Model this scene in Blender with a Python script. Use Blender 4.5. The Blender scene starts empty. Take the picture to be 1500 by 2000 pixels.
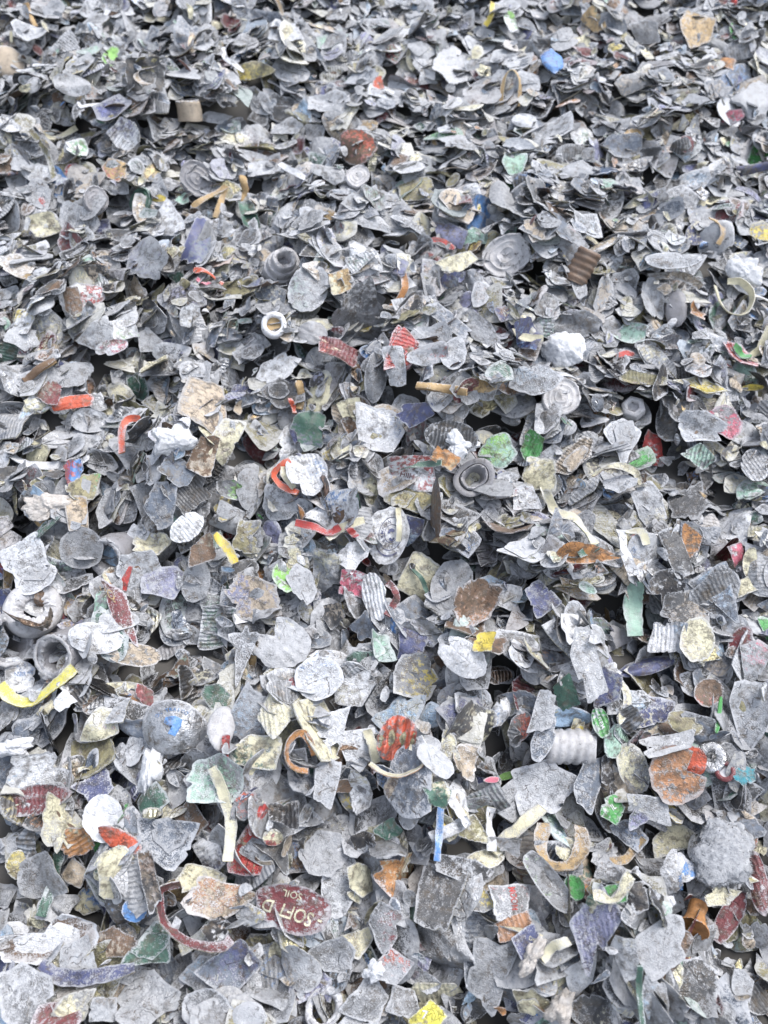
import bpy, math, random
import numpy as np
from mathutils import Matrix, Vector

# ----------------------------------------------------------------- camera, world, sun, exposure
SC = bpy.context.scene
COL = SC.collection
R = math.radians
SLOPE = Matrix.Rotation(R(20.0), 4, 'X')          # the heap rises away from the viewer
CAM_H, PITCH, FPX = 0.621, R(61.6), 1510.0        # camera height over the heap face, pitch, focal length in px of a 1500 px wide frame
CAM = np.array([0.0, 0.0, CAM_H])
FWD = np.array([0.0, math.cos(PITCH), -math.sin(PITCH)])
UPV = np.array([0.0, math.sin(PITCH), math.cos(PITCH)])
RGT = np.array([1.0, 0.0, 0.0])

cam_data = bpy.data.cameras.new('camera')
cam = bpy.data.objects.new('camera', cam_data)
COL.objects.link(cam)
cam_m = Matrix(((RGT[0], UPV[0], -FWD[0], CAM[0]), (RGT[1], UPV[1], -FWD[1], CAM[1]),
                (RGT[2], UPV[2], -FWD[2], CAM[2]), (0, 0, 0, 1)))
cam.matrix_world = SLOPE @ cam_m
cam_data.sensor_fit = 'HORIZONTAL'
cam_data.sensor_width = 36.0
cam_data.lens = 36.0 * FPX / 1500.0
cam_data.clip_start = 0.02
cam_data.clip_end = 500.0
cam_data.dof.use_dof = True
cam_data.dof.focus_distance = 0.64
cam_data.dof.aperture_fstop = 9.0
SC.camera = cam

world = bpy.data.worlds.new("World")
SC.world = world
world.use_nodes = True
wn = world.node_tree
bg = wn.nodes['Background']
sky = wn.nodes.new('ShaderNodeTexSky')
sky.sky_type = 'NISHITA'
sky.sun_disc = False
SUN_EL, SUN_AZ = R(66), R(75)
sky.sun_elevation = SUN_EL
sky.sun_rotation = SUN_AZ
sky.air_density = 1.0
sky.dust_density = 2.5
sky.ozone_density = 1.0
grey_sky = wn.nodes.new('ShaderNodeHueSaturation')       # an overcast sky is greyer than a clear one
grey_sky.inputs['Saturation'].default_value = 0.46
wn.links.new(sky.outputs[0], grey_sky.inputs['Color'])
wn.links.new(grey_sky.outputs[0], bg.inputs[0])
bg.inputs[1].default_value = 0.15

sun_data = bpy.data.lights.new('sun', 'SUN')
sun_data.energy = 1.5
sun_data.angle = R(32)
sun_data.color = (1.0, 0.96, 0.90)
sun = bpy.data.objects.new('sun', sun_data)
COL.objects.link(sun)
sd = Vector((math.sin(SUN_AZ) * math.cos(SUN_EL), math.cos(SUN_AZ) * math.cos(SUN_EL), math.sin(SUN_EL)))
sun.rotation_euler = sd.to_track_quat('Z', 'Y').to_euler()
SC.view_settings.view_transform = 'Standard'
SC.view_settings.look = 'None'
SC.view_settings.exposure = 1.12
SC.view_settings.gamma = 1.0
SC.cycles.max_bounces = 6
SC.cycles.diffuse_bounces = 4

rng = np.random.default_rng(77)

# ----------------------------------------------------------------- materials
PAL = dict(g=(.22, .228, .245), l=(.34, .355, .385), d=(.075, .077, .083), k=(.030, .030, .034), s=(.14, .165, .21), w=(.64, .655, .69),
           c=(.60, .57, .42), y=(.66, .52, .05), o=(.50, .22, .06), r=(.47, .035, .03), m=(.17, .022, .030), b=(.09, .26, .60),
           L=(.38, .52, .68), n=(.07, .085, .21), v=(.26, .27, .43), G=(.07, .36, .08), D=(.06, .13, .10), t=(.42, .30, .16),
           B=(.15, .10, .07), p=(.58, .13, .20), u=(.42, .20, .09), e=(.44, .44, .46), M=(.30, .45, .38), T=(.02, .20, .26),
           R=(.62, .09, .03), Y=(.72, .66, .06), A=(.27, .25, .15), E=(.24, .24, .26), K=(.45, .38, .30), H=(.24, .55, .10))


for _k in 'oryYRGHbpnmvu':
    _c = np.array(PAL[_k]); _g = float(_c @ np.array([.3, .5, .2]))
    PAL[_k] = tuple(_c * .78 + .055 * (.4 + _g))


def make_mat(name, kind):
    m = bpy.data.materials.new(name)
    m.use_nodes = True
    nt = m.node_tree
    N, Lk = nt.nodes, nt.links
    bsdf = N['Principled BSDF']

    def put(sock, v):
        if isinstance(v, bpy.types.NodeSocket):
            Lk.new(v, sock)
        else:
            sock.default_value = v

    def attr(nm):
        a = N.new('ShaderNodeAttribute'); a.attribute_name = nm
        return a

    def noise(vec, scale, detail=3.0, rough=.55):
        t = N.new('ShaderNodeTexNoise')
        put(t.inputs['Vector'], vec); put(t.inputs['Scale'], scale); put(t.inputs['Detail'], detail); put(t.inputs['Roughness'], rough)
        return t.outputs['Fac']

    def ma(op, a, b=0.0, c=0.0, clamp=False):
        t = N.new('ShaderNodeMath'); t.operation = op; t.use_clamp = clamp
        put(t.inputs[0], a); put(t.inputs[1], b); put(t.inputs[2], c)
        return t.outputs[0]

    def ramp(x, lo, hi, to_lo=0.0, to_hi=1.0):
        t = N.new('ShaderNodeMapRange'); t.interpolation_type = 'SMOOTHSTEP'
        put(t.inputs['Value'], x); put(t.inputs['From Min'], lo); put(t.inputs['From Max'], hi)
        put(t.inputs['To Min'], to_lo); put(t.inputs['To Max'], to_hi)
        return t.outputs['Result']

    def mix(f, a, b, blend='MIX'):
        t = N.new('ShaderNodeMix'); t.data_type = 'RGBA'; t.blend_type = blend
        put(t.inputs['Factor'], f)
        put(t.inputs[6], a); put(t.inputs[7], b)
        return t.outputs[2]

    rgb = lambda c: (c[0], c[1], c[2], 1.0)

    def N_value(v):
        t = N.new('ShaderNodeCombineColor')
        for q in range(3):
            Lk.new(v, t.inputs[q])
        return t.outputs[0]
    lc = attr('lc').outputs['Vector']
    P, Q, X = attr('paint'), attr('patch'), attr('aux')
    sx = N.new('ShaderNodeSeparateColor'); Lk.new(X.outputs['Color'], sx.inputs[0])
    rim, stripe, metal = sx.outputs[0], sx.outputs[1], sx.outputs[2]
    frost_amt = P.outputs['Alpha']
    nA = noise(lc, 60, 3.0, .6)
    nB = noise(lc, 270, 3.0, .6)
    nC = noise(lc, 1000, 2.0, .6)
    nD = noise(lc, 130, 4.0, .7)
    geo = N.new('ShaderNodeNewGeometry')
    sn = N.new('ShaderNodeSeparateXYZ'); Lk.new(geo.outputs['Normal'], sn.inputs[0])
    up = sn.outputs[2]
    if kind == 'snow':
        col = mix(ramp(nB, .35, .7), rgb((.36, .375, .41)), rgb((.62, .64, .68)))
        col = mix(ma('MULTIPLY', ramp(nA, .5, .75), .35), col, rgb((.5, .5, .5)))
        Lk.new(mix(.5, col, P.outputs['Color']), bsdf.inputs['Base Color'])
        bsdf.inputs['Roughness'].default_value = .8
        bsdf.inputs['Subsurface Weight'].default_value = .15
        bsdf.inputs['Subsurface Radius'].default_value = (.002, .002, .002)
        h = ma('ADD', ma('MULTIPLY', nB, .6), ma('MULTIPLY', nC, .5))
        bp = N.new('ShaderNodeBump'); bp.inputs['Strength'].default_value = .8; bp.inputs['Distance'].default_value = .0012
        Lk.new(h, bp.inputs['Height']); Lk.new(bp.outputs[0], bsdf.inputs['Normal'])
        return m
    base = P.outputs['Color']
    pm = ramp(ma('ADD', Q.outputs['Alpha'], ma('ADD', ma('MULTIPLY', ma('SUBTRACT', nA, .5), .8), ma('MULTIPLY', ma('SUBTRACT', nB, .5), 1.1))), .40, .60)
    base = mix(pm, base, Q.outputs['Color'])
    sxl = N.new('ShaderNodeSeparateXYZ'); Lk.new(lc, sxl.inputs[0])
    wv = ma('SINE', ma('ADD', ma('MULTIPLY', sxl.outputs[0], 2 * math.pi / .0034), ma('MULTIPLY', nA, 9.0)))
    wv01 = ma('MULTIPLY', ma('ADD', wv, 1.0), .5)
    st = ma('MULTIPLY', ma('MULTIPLY', stripe, ramp(nD, .62, .40)), ramp(wv01, .35, .9))
    base = mix(ma('MULTIPLY', st, .45), base, mix(.5, base, rgb((.62, .63, .66))))
    if kind in ('metal',):
        wear = ma('MULTIPLY', ramp(ma('ADD', ma('MULTIPLY', nB, .55), ma('MULTIPLY', nA, .45)), .50, .62), .40)
        base = mix(wear, base, rgb((.33, .34, .36)))
    # dirt lines along the creases of the crushed sheet
    vo = N.new('ShaderNodeTexVoronoi'); vo.feature = 'DISTANCE_TO_EDGE'
    wob = N.new('ShaderNodeVectorMath'); wob.operation = 'MULTIPLY_ADD'
    nzc = N.new('ShaderNodeTexNoise'); Lk.new(lc, nzc.inputs['Vector']); nzc.inputs['Scale'].default_value = 120
    Lk.new(nzc.outputs['Color'], wob.inputs[0]); wob.inputs[1].default_value = (.016, .016, .016); Lk.new(lc, wob.inputs[2])
    Lk.new(wob.outputs[0], vo.inputs['Vector']); vo.inputs['Scale'].default_value = 62
    crack = ma('MULTIPLY', ramp(vo.outputs['Distance'], .0, .05, 1.0, 0.0), ramp(nA, .50, .64))
    vo2 = N.new('ShaderNodeTexVoronoi'); vo2.feature = 'DISTANCE_TO_EDGE'
    Lk.new(wob.outputs[0], vo2.inputs['Vector']); vo2.inputs['Scale'].default_value = 150
    crack2 = ma('MULTIPLY', ramp(vo2.outputs['Distance'], .0, .07, 1.0, 0.0), ramp(nA, .48, .34))
    crack = ma('MAXIMUM', crack, ma('MULTIPLY', crack2, .8))
    if kind == 'metal':
        base = mix(ma('MULTIPLY', crack, .60), base, rgb((.05, .05, .055)))
        base = mix(ma('MULTIPLY', ramp(nD, .44, .66), .75), base, mix(ramp(nA, .40, .60), rgb((.060, .058, .056)), rgb((.115, .092, .068))))
    elif kind == 'wood':
        ring = ramp(noise(lc, 90, 4, .7), .4, .65)
        base = mix(ma('MULTIPLY', ring, .5), base, rgb((.12, .07, .03)))
    else:
        base = mix(ma('MULTIPLY', ramp(nD, .42, .75), .55), base, rgb((.16, .15, .145)))
    fa = ma('ADD', ma('MULTIPLY', frost_amt, .9), ma('MULTIPLY', ma('SUBTRACT', nC, .5), 1.3))
    fa = ma('ADD', fa, ma('MULTIPLY', ma('SUBTRACT', nA, .5), .75))
    fa = ma('ADD', fa, ma('MULTIPLY', ma('SUBTRACT', nB, .5), .6))
    if kind == 'plastic':
        fa = ma('ADD', ma('MULTIPLY', frost_amt, .95), ma('ADD', ma('MULTIPLY', ma('SUBTRACT', nC, .5), .9), ma('MULTIPLY', ma('SUBTRACT', nA, .5), .9)))
    fa = ma('ADD', fa, ma('MULTIPLY', rim, .70))
    fa = ma('ADD', fa, ma('MULTIPLY', ma('SUBTRACT', up, .74), .60))  # rime settles on top faces; extra strength paints sides and undersides as shaded
    fa = ma('SUBTRACT', fa, ma('MULTIPLY', crack, .35))
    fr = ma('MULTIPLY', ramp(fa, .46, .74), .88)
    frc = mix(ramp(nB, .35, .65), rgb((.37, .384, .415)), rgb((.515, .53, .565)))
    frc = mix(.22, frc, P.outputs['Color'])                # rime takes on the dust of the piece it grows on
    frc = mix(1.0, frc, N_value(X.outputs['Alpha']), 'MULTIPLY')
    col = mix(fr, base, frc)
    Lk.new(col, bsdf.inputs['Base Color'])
    rg_ = ramp(fr, 0, .9, .44 if kind != 'wood' else .7, .85)
    Lk.new(ma('SUBTRACT', rg_, ma('MULTIPLY', metal, ma('MULTIPLY', ma('SUBTRACT', 1.0, fr), .22))), bsdf.inputs['Roughness'])
    Lk.new(ma('MULTIPLY', metal, ma('SUBTRACT', 1.0, fr)), bsdf.inputs['Metallic'])
    bsdf.inputs['Specular IOR Level'].default_value = .4
    if kind == 'plastic':
        bsdf.inputs['Subsurface Weight'].default_value = .35
        bsdf.inputs['Subsurface Radius'].default_value = (.004, .004, .004)
        bsdf.inputs['Subsurface Scale'].default_value = 1.0
    h = ma('ADD', ma('MULTIPLY', nB, .8), ma('MULTIPLY', nC, .40))
    h = ma('ADD', h, ma('MULTIPLY', nD, .9))
    h = ma('SUBTRACT', h, ma('MULTIPLY', crack, .5))
    h = ma('ADD', h, ma('MULTIPLY', ma('MULTIPLY', stripe, wv01), .8))
    h = ma('ADD', h, ma('MULTIPLY', fr, .25))
    bp = N.new('ShaderNodeBump')
    bp.inputs['Strength'].default_value = .75 if kind == 'metal' else .4
    bp.inputs['Distance'].default_value = .0015
    Lk.new(h, bp.inputs['Height']); Lk.new(bp.outputs[0], bsdf.inputs['Normal'])
    return m


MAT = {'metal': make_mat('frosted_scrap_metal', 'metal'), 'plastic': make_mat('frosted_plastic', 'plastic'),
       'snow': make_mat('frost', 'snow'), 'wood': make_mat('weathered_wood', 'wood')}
gm = bpy.data.materials.new('dark_earth'); gm.use_nodes = True
_gn = gm.node_tree
_n = _gn.nodes.new('ShaderNodeTexNoise'); _n.inputs['Scale'].default_value = 25; _n.inputs['Detail'].default_value = 8
_r = _gn.nodes.new('ShaderNodeValToRGB'); _r.color_ramp.elements[0].color = (.03, .03, .03, 1); _r.color_ramp.elements[1].color = (.12, .115, .11, 1)
_gn.links.new(_n.outputs[0], _r.inputs[0]); _gn.links.new(_r.outputs[0], _gn.nodes['Principled BSDF'].inputs['Base Color'])
_gn.nodes['Principled BSDF'].inputs['Roughness'].default_value = .95

# ----------------------------------------------------------------- meshes


def build(name, V, T, A, mat, parent=None, matrix=None, sharp=38):
    """One mesh object. V (n,3), T (m,3) ints, A dict of per-point attributes lc (n,3), paint/patch/aux (n,4)."""
    me = bpy.data.meshes.new(name)
    V = np.ascontiguousarray(V, np.float32); T = np.ascontiguousarray(T, np.int32)
    me.vertices.add(len(V)); me.vertices.foreach_set('co', V.ravel())
    me.loops.add(T.size); me.loops.foreach_set('vertex_index', T.ravel())
    me.polygons.add(len(T)); me.polygons.foreach_set('loop_start', np.arange(0, T.size, 3, dtype=np.int32))
    me.update(calc_edges=True)
    for k, d in A.items():
        if k == 'lc':
            a = me.attributes.new('lc', 'FLOAT_VECTOR', 'POINT'); a.data.foreach_set('vector', np.ascontiguousarray(d, np.float32).ravel())
        else:
            a = me.attributes.new(k, 'FLOAT_COLOR', 'POINT'); a.data.foreach_set('color', np.ascontiguousarray(d, np.float32).ravel())
    me.polygons.foreach_set('use_smooth', np.ones(len(T), bool))
    if sharp:
        me.set_sharp_from_angle(angle=R(sharp))
    me.materials.append(MAT[mat] if isinstance(mat, str) else mat)
    o = bpy.data.objects.new(name, me)
    COL.objects.link(o)
    if parent is not None:
        o.parent = parent
    if matrix is not None:
        o.matrix_world = matrix if parent is None else parent.matrix_world @ matrix
        if parent is not None:
            o.matrix_parent_inverse = Matrix.Identity(4); o.matrix_basis = matrix
    return o


def attrs(V, paint, frost, patch=(0, 0, 0), pm=0.0, rim=0.0, stripe=0.0, metal=0.0, seed=None, under=None, top=None):
    n = len(V)
    off = rng.uniform(-4, 4, 3) if seed is None else seed
    P = np.empty((n, 4)); P[:, :3] = paint; P[:, 3] = frost
    if under is not None:
        P[~top, :3] = under
        P[~top, 3] = frost * .55
    Q = np.empty((n, 4)); Q[:, :3] = patch; Q[:, 3] = pm
    X = np.zeros((n, 4)); X[:, 0] = rim; X[:, 1] = stripe; X[:, 2] = metal; X[:, 3] = rng.uniform(.70, 1.12)
    return dict(lc=V + off, paint=P, patch=Q, aux=X)


def outline(n, kind, rg):
    """Radius against angle of a torn sheet: p polygon, o oval, j jagged, c bean with a bite, r rectangle, t triangle."""
    ph = np.arange(n) * 2 * math.pi / n
    if kind in 'pjrtc':
        k = {'r': 4, 't': 3}.get(kind, int(rg.integers(4, 7)))
        an = (np.arange(k) + rg.uniform(-.28, .28, k) * (.3 if kind == 'r' else 1)) * 2 * math.pi / k + (math.pi / 4 if kind == 'r' else rg.uniform(0, 6.28) if kind != 't' else math.pi / 2)
        ra = rg.uniform(.70, 1.2, k) if kind != 'r' else rg.uniform(.92, 1.08, k)
        px, py = ra * np.cos(an), ra * np.sin(an)
        r = np.full(n, 9.0)
        for i in range(k):
            x0, y0, x1, y1 = px[i], py[i], px[(i + 1) % k], py[(i + 1) % k]
            ex, ey = x1 - x0, y1 - y0
            den = np.cos(ph) * ey - np.sin(ph) * ex
            num = x0 * ey - y0 * ex
            with np.errstate(divide='ignore', invalid='ignore'):
                t = np.where(np.abs(den) > 1e-6, num / den, 9)
            r = np.where((t > 0.05) & (t < r), t, r)
        r = np.clip(r, .3, 1.5)
        sm = np.array([.08, .84, .08])
        h = len(sm) // 2
        r = sum(sm[j + h] * np.roll(r, j) for j in range(-h, h + 1))
    else:
        r = np.ones(n)
    for f in range(2, 6):
        r = r * (1 + (.06 if kind != 'o' else .035) / f * 2 * math.sin(1) * rg.normal() * np.cos(f * ph + rg.uniform(0, 6.28)) * .8)
    amp = {'j': .045, 'o': .020, 'r': .014}.get(kind, .022)
    nz = rg.normal(0, 1, n); nz = nz + np.roll(nz, 1) + np.roll(nz, 2)
    r = r * (1 + amp * nz * .55 + rg.normal(0, amp * .4, n) * (rg.random(n) < .5))
    if kind not in 'oq' and rg.random() < .5:         # a straight cut across one side
        c0 = rg.uniform(0, 6.28); dd = rg.uniform(.45, .8); cs = np.cos(ph - c0)
        r = np.where(r * cs > dd, dd / np.maximum(cs, .2), r)
    if rg.random() < .35 and kind != 'q' or kind == 'c':
        c0 = rg.uniform(0, 6.28); wd = rg.uniform(.12, .3) if kind != 'c' else .45
        d = np.abs((ph - c0 + math.pi) % (2 * math.pi) - math.pi)
        r = r * (1 - (rg.uniform(.15, .4) if kind != 'c' else .5) * np.clip(1 - d / wd, 0, 1) ** .7)
    if kind == 'q':                                   # a round cap with a deep bite
        d = np.abs((ph - 0.35 + math.pi) % (2 * math.pi) - math.pi)
        r = r * (1 - .62 * np.clip(1.25 - d / .42, 0, 1) ** .6)
    for _ in range(int(rg.integers(0, 4)) if n > 24 and kind not in 'oq' else 0):
        c0 = rg.uniform(0, 6.28); wd = rg.uniform(.05, .14)
        r = r * (1 - rg.uniform(.05, .22) * np.clip(1 - np.abs((ph - c0 + math.pi) % (2 * math.pi) - math.pi) / wd, 0, 1))
    x, y = r * np.cos(ph), r * np.sin(ph)
    x = (x - (x.max() + x.min()) / 2) / ((x.max() - x.min()) / 2)
    y = (y - (y.max() + y.min()) / 2) / ((y.max() - y.min()) / 2)
    return np.stack([x, y], 1)


def zfunc(rg, bend=.12, folds=1, slope=.35, dents=.035, lip=0.0):
    be = rg.uniform(0, math.pi); ka = rg.normal(0, bend)
    fl = [(rg.uniform(0, 2 * math.pi), rg.uniform(-.25, .4), rg.normal(0, slope)) for _ in range(folds)]
    fl += [(rg.uniform(0, 2 * math.pi), rg.uniform(-.6, .6), rg.normal(0, .13)) for _ in range(5)]
    sn = [(rg.normal(0, 2.4, 2), rg.uniform(0, 6.28), rg.normal(0, dents)) for _ in range(4)]
    sn += [(rg.normal(0, 6.0, 2), rg.uniform(0, 6.28), rg.normal(0, dents * .4)) for _ in range(4)]

    def z(x, y):
        d = x * math.cos(be) + y * math.sin(be)
        o = ka * (d * d - .3)
        for a, c, s in fl:
            o = o + s * np.maximum(0, x * math.cos(a) + y * math.sin(a) - c)
        for k, p, s in sn:
            o = o + s * np.sin(k[0] * x + k[1] * y + p)
        if lip:
            o = o + lip * np.clip((np.hypot(x, y) - .72) / .28, 0, 1) ** 2
        return o
    return z


def flake_unit(n, rings, kind, rg, zf, t, ox=0, oy=0, sc=1.0):
    """Sheet in unit outline coordinates; t = thickness in the same units. Returns V, T, rim, top."""
    ol = outline(n, kind, rg) * sc + np.array([ox, oy])
    cx = np.array([ox, oy])
    V, rim, top = [], [], []
    for k, q in enumerate(rings):
        p = cx + (ol - cx) * q
        V.append(np.column_stack([p, zf(p[:, 0], p[:, 1])]))
        rim.append(np.full(n, 1.0 if k == 0 else .55 if k == 1 and q > .9 else 0.0)); top.append(np.ones(n, bool))
    V.append(np.array([[cx[0], cx[1], zf(cx[0], cx[1])]])); rim.append(np.zeros(1)); top.append(np.ones(1, bool))
    nt = sum(map(len, V))
    tt = t * (1 + .35 * np.sin(np.arange(n) * 1.7 + rg.uniform(0, 6)))
    for k, q in enumerate((1.0, .55)):
        p = cx + (ol - cx) * q
        V.append(np.column_stack([p, zf(p[:, 0], p[:, 1]) - (tt if k == 0 else t)]))
        rim.append(np.full(n, .7 if k == 0 else 0.0)); top.append(np.zeros(n, bool))
    V.append(np.array([[cx[0], cx[1], zf(cx[0], cx[1]) - t]])); rim.append(np.zeros(1)); top.append(np.zeros(1, bool))
    T = []
    i = np.arange(n); j = (i + 1) % n

    def quads(a, b):
        T.append(np.column_stack([a + i, b + i, b + j])); T.append(np.column_stack([a + i, b + j, a + j]))
    m = len(rings)
    for k in range(m - 1):
        quads((k + 1) * n, k * n)
    c = m * n
    T.append(np.column_stack([np.full(n, c), (m - 1) * n + i, (m - 1) * n + j]))
    quads(0, nt)
    quads(nt, nt + n)
    T.append(np.column_stack([np.full(n, nt + 2 * n), nt + n + j, nt + n + i]))
    return np.concatenate(V), np.concatenate(T), np.concatenate(rim), np.concatenate(top)


def ribbon(path, N, w, t, rg, taper=.15, cup=.15):
    """Band along path (m,3) with normals N (m,3): V, T, rim, top."""
    m = len(path)
    tg = np.gradient(path, axis=0); tg /= np.linalg.norm(tg, axis=1, keepdims=True) + 1e-12
    B = np.cross(N, tg); B /= np.linalg.norm(B, axis=1, keepdims=True) + 1e-12
    s = np.linspace(0, 1, m)
    wz = rg.normal(0, 1, m); wz = (wz + np.roll(wz, 1) + np.roll(wz, -1)) / 1.7
    ww = w / 2 * (1 + .05 * wz + rg.normal(0, .012, m)) * (1 - taper * (np.abs(2 * s - 1) ** 6))
    N = np.cross(tg, B)
    off = [(-1, 0), (-.75, -cup * .6), (0, -cup), (.75, -cup * .6), (1, 0)]
    V = []
    for a, c in off:
        V.append(path + B * (ww * a)[:, None] + N * (ww * c)[:, None] * 1.0)
    for a, c in reversed(off):
        V.append(path + B * (ww * a * .96)[:, None] + N * ((ww * c) - t)[:, None])
    V = np.stack(V, 1)                                  # m, 10, 3
    K = 10
    rim = np.tile(np.array([1, .3, 0, .3, 1, .7, 0, 0, 0, .7]), m)
    top = np.tile(np.array([1] * 5 + [0] * 5, bool), m)
    T = []
    for a in range(m - 1):
        for k in range(K):
            k2 = (k + 1) % K
            T.append((a * K + k, (a + 1) * K + k, (a + 1) * K + k2)); T.append((a * K + k, (a + 1) * K + k2, a * K + k2))
    for a, fl in ((0, 1), (m - 1, 0)):
        for k in range(1, K - 1):
            q = (a * K, a * K + k, a * K + k + 1)
            T.append(q if fl else q[::-1])
    T = np.array(T)[:, ::-1]
    return V.reshape(-1, 3), T, rim, top


def lathe(prof, n, rg, wob=.02, ragged=()):
    """Closed profile [(r,z)...] turned about z; ragged = profile indices whose ring is chipped."""
    ph = np.arange(n) * 2 * math.pi / n
    V, rim = [], []
    for k, (r, z) in enumerate(prof):
        rr = r * (1 + wob * np.cos(2 * ph + 1) + wob * .5 * np.cos(5 * ph + k * .2))
        zz = np.full(n, z)
        if k in ragged:
            rr = rr + rg.normal(0, .018, n); zz = zz + rg.normal(0, .03, n)
        V.append(np.column_stack([rr * np.cos(ph), rr * np.sin(ph), zz])); rim.append(np.full(n, 1.0 if k in ragged else 0.0))
    m = len(prof); i = np.arange(n); j = (i + 1) % n
    T = []
    for k in range(m):
        a, b = k * n, ((k + 1) % m) * n
        T.append(np.column_stack([a + i, a + j, b + j])); T.append(np.column_stack([a + i, b + j, b + i]))
    return np.concatenate(V), np.concatenate(T), np.concatenate(rim)


_ICO = {}


def ico(level):
    if level not in _ICO:
        import bmesh
        bm = bmesh.new(); bmesh.ops.create_icosphere(bm, subdivisions=level, radius=1)
        _ICO[level] = (np.array([v.co[:] for v in bm.verts]), np.array([[v.index for v in f.verts] for f in bm.faces])); bm.free()
    return _ICO[level]


def clump_unit(rg, spikes=500, rough=.22):
    """A crust of hoar frost: a low uneven dome with needles of ice standing out of it."""
    V, T = ico(5)
    V = V.copy(); ph = np.arctan2(V[:, 1], V[:, 0])
    edge = np.ones(len(V))
    for f in (2, 3, 4, 5, 7, 9, 13):
        edge += rough * 1.1 / f ** .8 * rg.normal() * np.cos(f * ph + rg.uniform(0, 6.28))
    o = np.ones(len(V))
    for f, am in ((1.5, .20), (3, .17), (6, .12), (11, .07), (20, .045), (34, .03)):
        for k in range(5):
            d = rg.normal(0, 1, 3); d /= np.linalg.norm(d)
            o += rough * 4.5 * am * .34 * np.sin((V @ d) * f * rg.uniform(.7, 1.4) + rg.uniform(0, 6))
    o += rg.normal(0, .018, len(V))
    S = V * o[:, None]
    S[:, :2] *= edge[:, None]
    S[:, 2] = np.sign(S[:, 2]) * np.abs(S[:, 2]) ** 1.5 * 1.15
    base = S.copy()
    S[:, 2] = np.where(S[:, 2] < 0, S[:, 2] * .3, S[:, 2])
    vs, ts = [S], [T]
    idx = rg.integers(0, len(V), spikes)
    idx = idx[V[idx, 2] > -.2]
    for q in idx:
        p = S[q]; d = V[q] + rg.normal(0, .5, 3); d /= np.linalg.norm(d)
        a = np.cross(d, rg.normal(0, 1, 3)); a /= np.linalg.norm(a); b = np.cross(d, a)
        L = rg.uniform(.04, .15); w = rg.uniform(.008, .02)
        nb = sum(map(len, vs))
        vs.append(np.array([p + a * w - d * .02, p - a * w * .5 + b * w - d * .02, p - a * w * .5 - b * w - d * .02, p + d * L]))
        ts.append(np.array([[0, 1, 3], [1, 2, 3], [2, 0, 3]]) + nb)
    return np.concatenate(vs), np.concatenate(ts)


# ----------------------------------------------------------------- the heap: a height map that pieces are laid on one by one
CELL = .004
GX0, GY0, GNX, GNY = -.86, -.30, 430, 460
gx = GX0 + np.arange(GNX) * CELL
gy = GY0 + np.arange(GNY) * CELL
HM = np.zeros((GNX, GNY))


def ray(X, Y):
    d = FWD + (X - 750) / FPX * RGT + (1000 - Y) / FPX * UPV
    return d / np.linalg.norm(d)


def to_px(P):
    d = np.asarray(P) - CAM
    z = d @ FWD
    return 750 + FPX * (d @ RGT) / z, 1000 - FPX * (d @ UPV) / z


def hm_at(x, y):
    i = np.clip(((np.asarray(x) - GX0) / CELL).round().astype(int), 0, GNX - 1)
    j = np.clip(((np.asarray(y) - GY0) / CELL).round().astype(int), 0, GNY - 1)
    return HM[i, j]


def hit(X, Y):
    d = ray(X, Y)
    t = CAM_H / -d[2] * .6
    for _ in range(400):
        p = CAM + d * t
        if p[2] <= hm_at(p[0], p[1]):
            break
        t += .003
    return CAM + d * t


def on_plane(X, Y, P, n):
    d = ray(X, Y)
    return CAM + d * (np.dot(P - CAM, n) / np.dot(d, n))


# pits and ledges seen in the photograph (px, py, radius px, depth m)
PITS = [(1200, 735, 95, 0.024), (960, 745, 120, 0.014), (860, 640, 70, 0.021), (390, 670, 70, 0.021), (420, 470, 75, 0.016), (320, 500, 60, 0.011),
        (950, 960, 50, 0.014), (300, 1540, 55, 0.019), (520, 1680, 45, 0.019), (845, 1880, 45, 0.019), (1080, 1340, 50, 0.021), (1180, 330, 60, 0.014),
        (700, 560, 40, 0.010), (430, 340, 60, 0.010), (250, 1090, 40, 0.014), (1330, 680, 80, 0.014), (1420, 1260, 40, 0.013), (300, 930, 60, 0.011),
        (800, 1490, 35, 0.018), (1100, 1080, 60, 0.011), (60, 930, 70, 0.013), (620, 1500, 30, 0.013), (1040, 1900, 45, 0.014), (700, 910, 40, 0.013),
        (540, 610, 40, 0.010), (150, 560, 60, 0.011), (640, 120, 70, 0.011), (260, 200, 70, 0.010), (1180, 500, 70, 0.016), (1250, 1850, 30, 0.011), (240, 1690, 30, 0.011)]
pit_xy = []
for X, Y, r, d in PITS:
    p = on_plane(X, Y, np.zeros(3), np.array([0, 0, 1.0]))
    dep = np.dot(p - CAM, FWD)
    pit_xy.append((p[0], p[1], r * dep / FPX, d))
# stacks that lean or lie edge on (px, py, radius px, slope along x, slope along y)
ZONES = [(1080, 1050, 125, .05, -.85), (1000, 1290, 100, -.75, -.6), (900, 740, 120, .0, -.8), (310, 920, 70, 1.6, .1), (70, 930, 90, .45, -.8),
         (560, 1280, 60, .1, -.1), (1190, 740, 100, -.15, -.85), (240, 540, 130, .5, -.3), (120, 620, 90, .5, -.4), (270, 1290, 80, .5, -.2),
         (200, 1420, 80, .5, -.25), (1400, 1370, 70, -.9, .1), (820, 660, 80, .25, -.4), (1140, 450, 110, -.3, -.65), (450, 560, 100, .6, -.2),
         (1350, 980, 60, -.1, -.5), (250, 1730, 50, 1.4, .2), (700, 760, 80, .5, .2), (1440, 1890, 70, -.9, .1), (1350, 160, 120, -.1, -.2), (1050, 300, 140, 0, -.22), (330, 250, 150, 0, -.2)]
zone_xy = []
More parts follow.
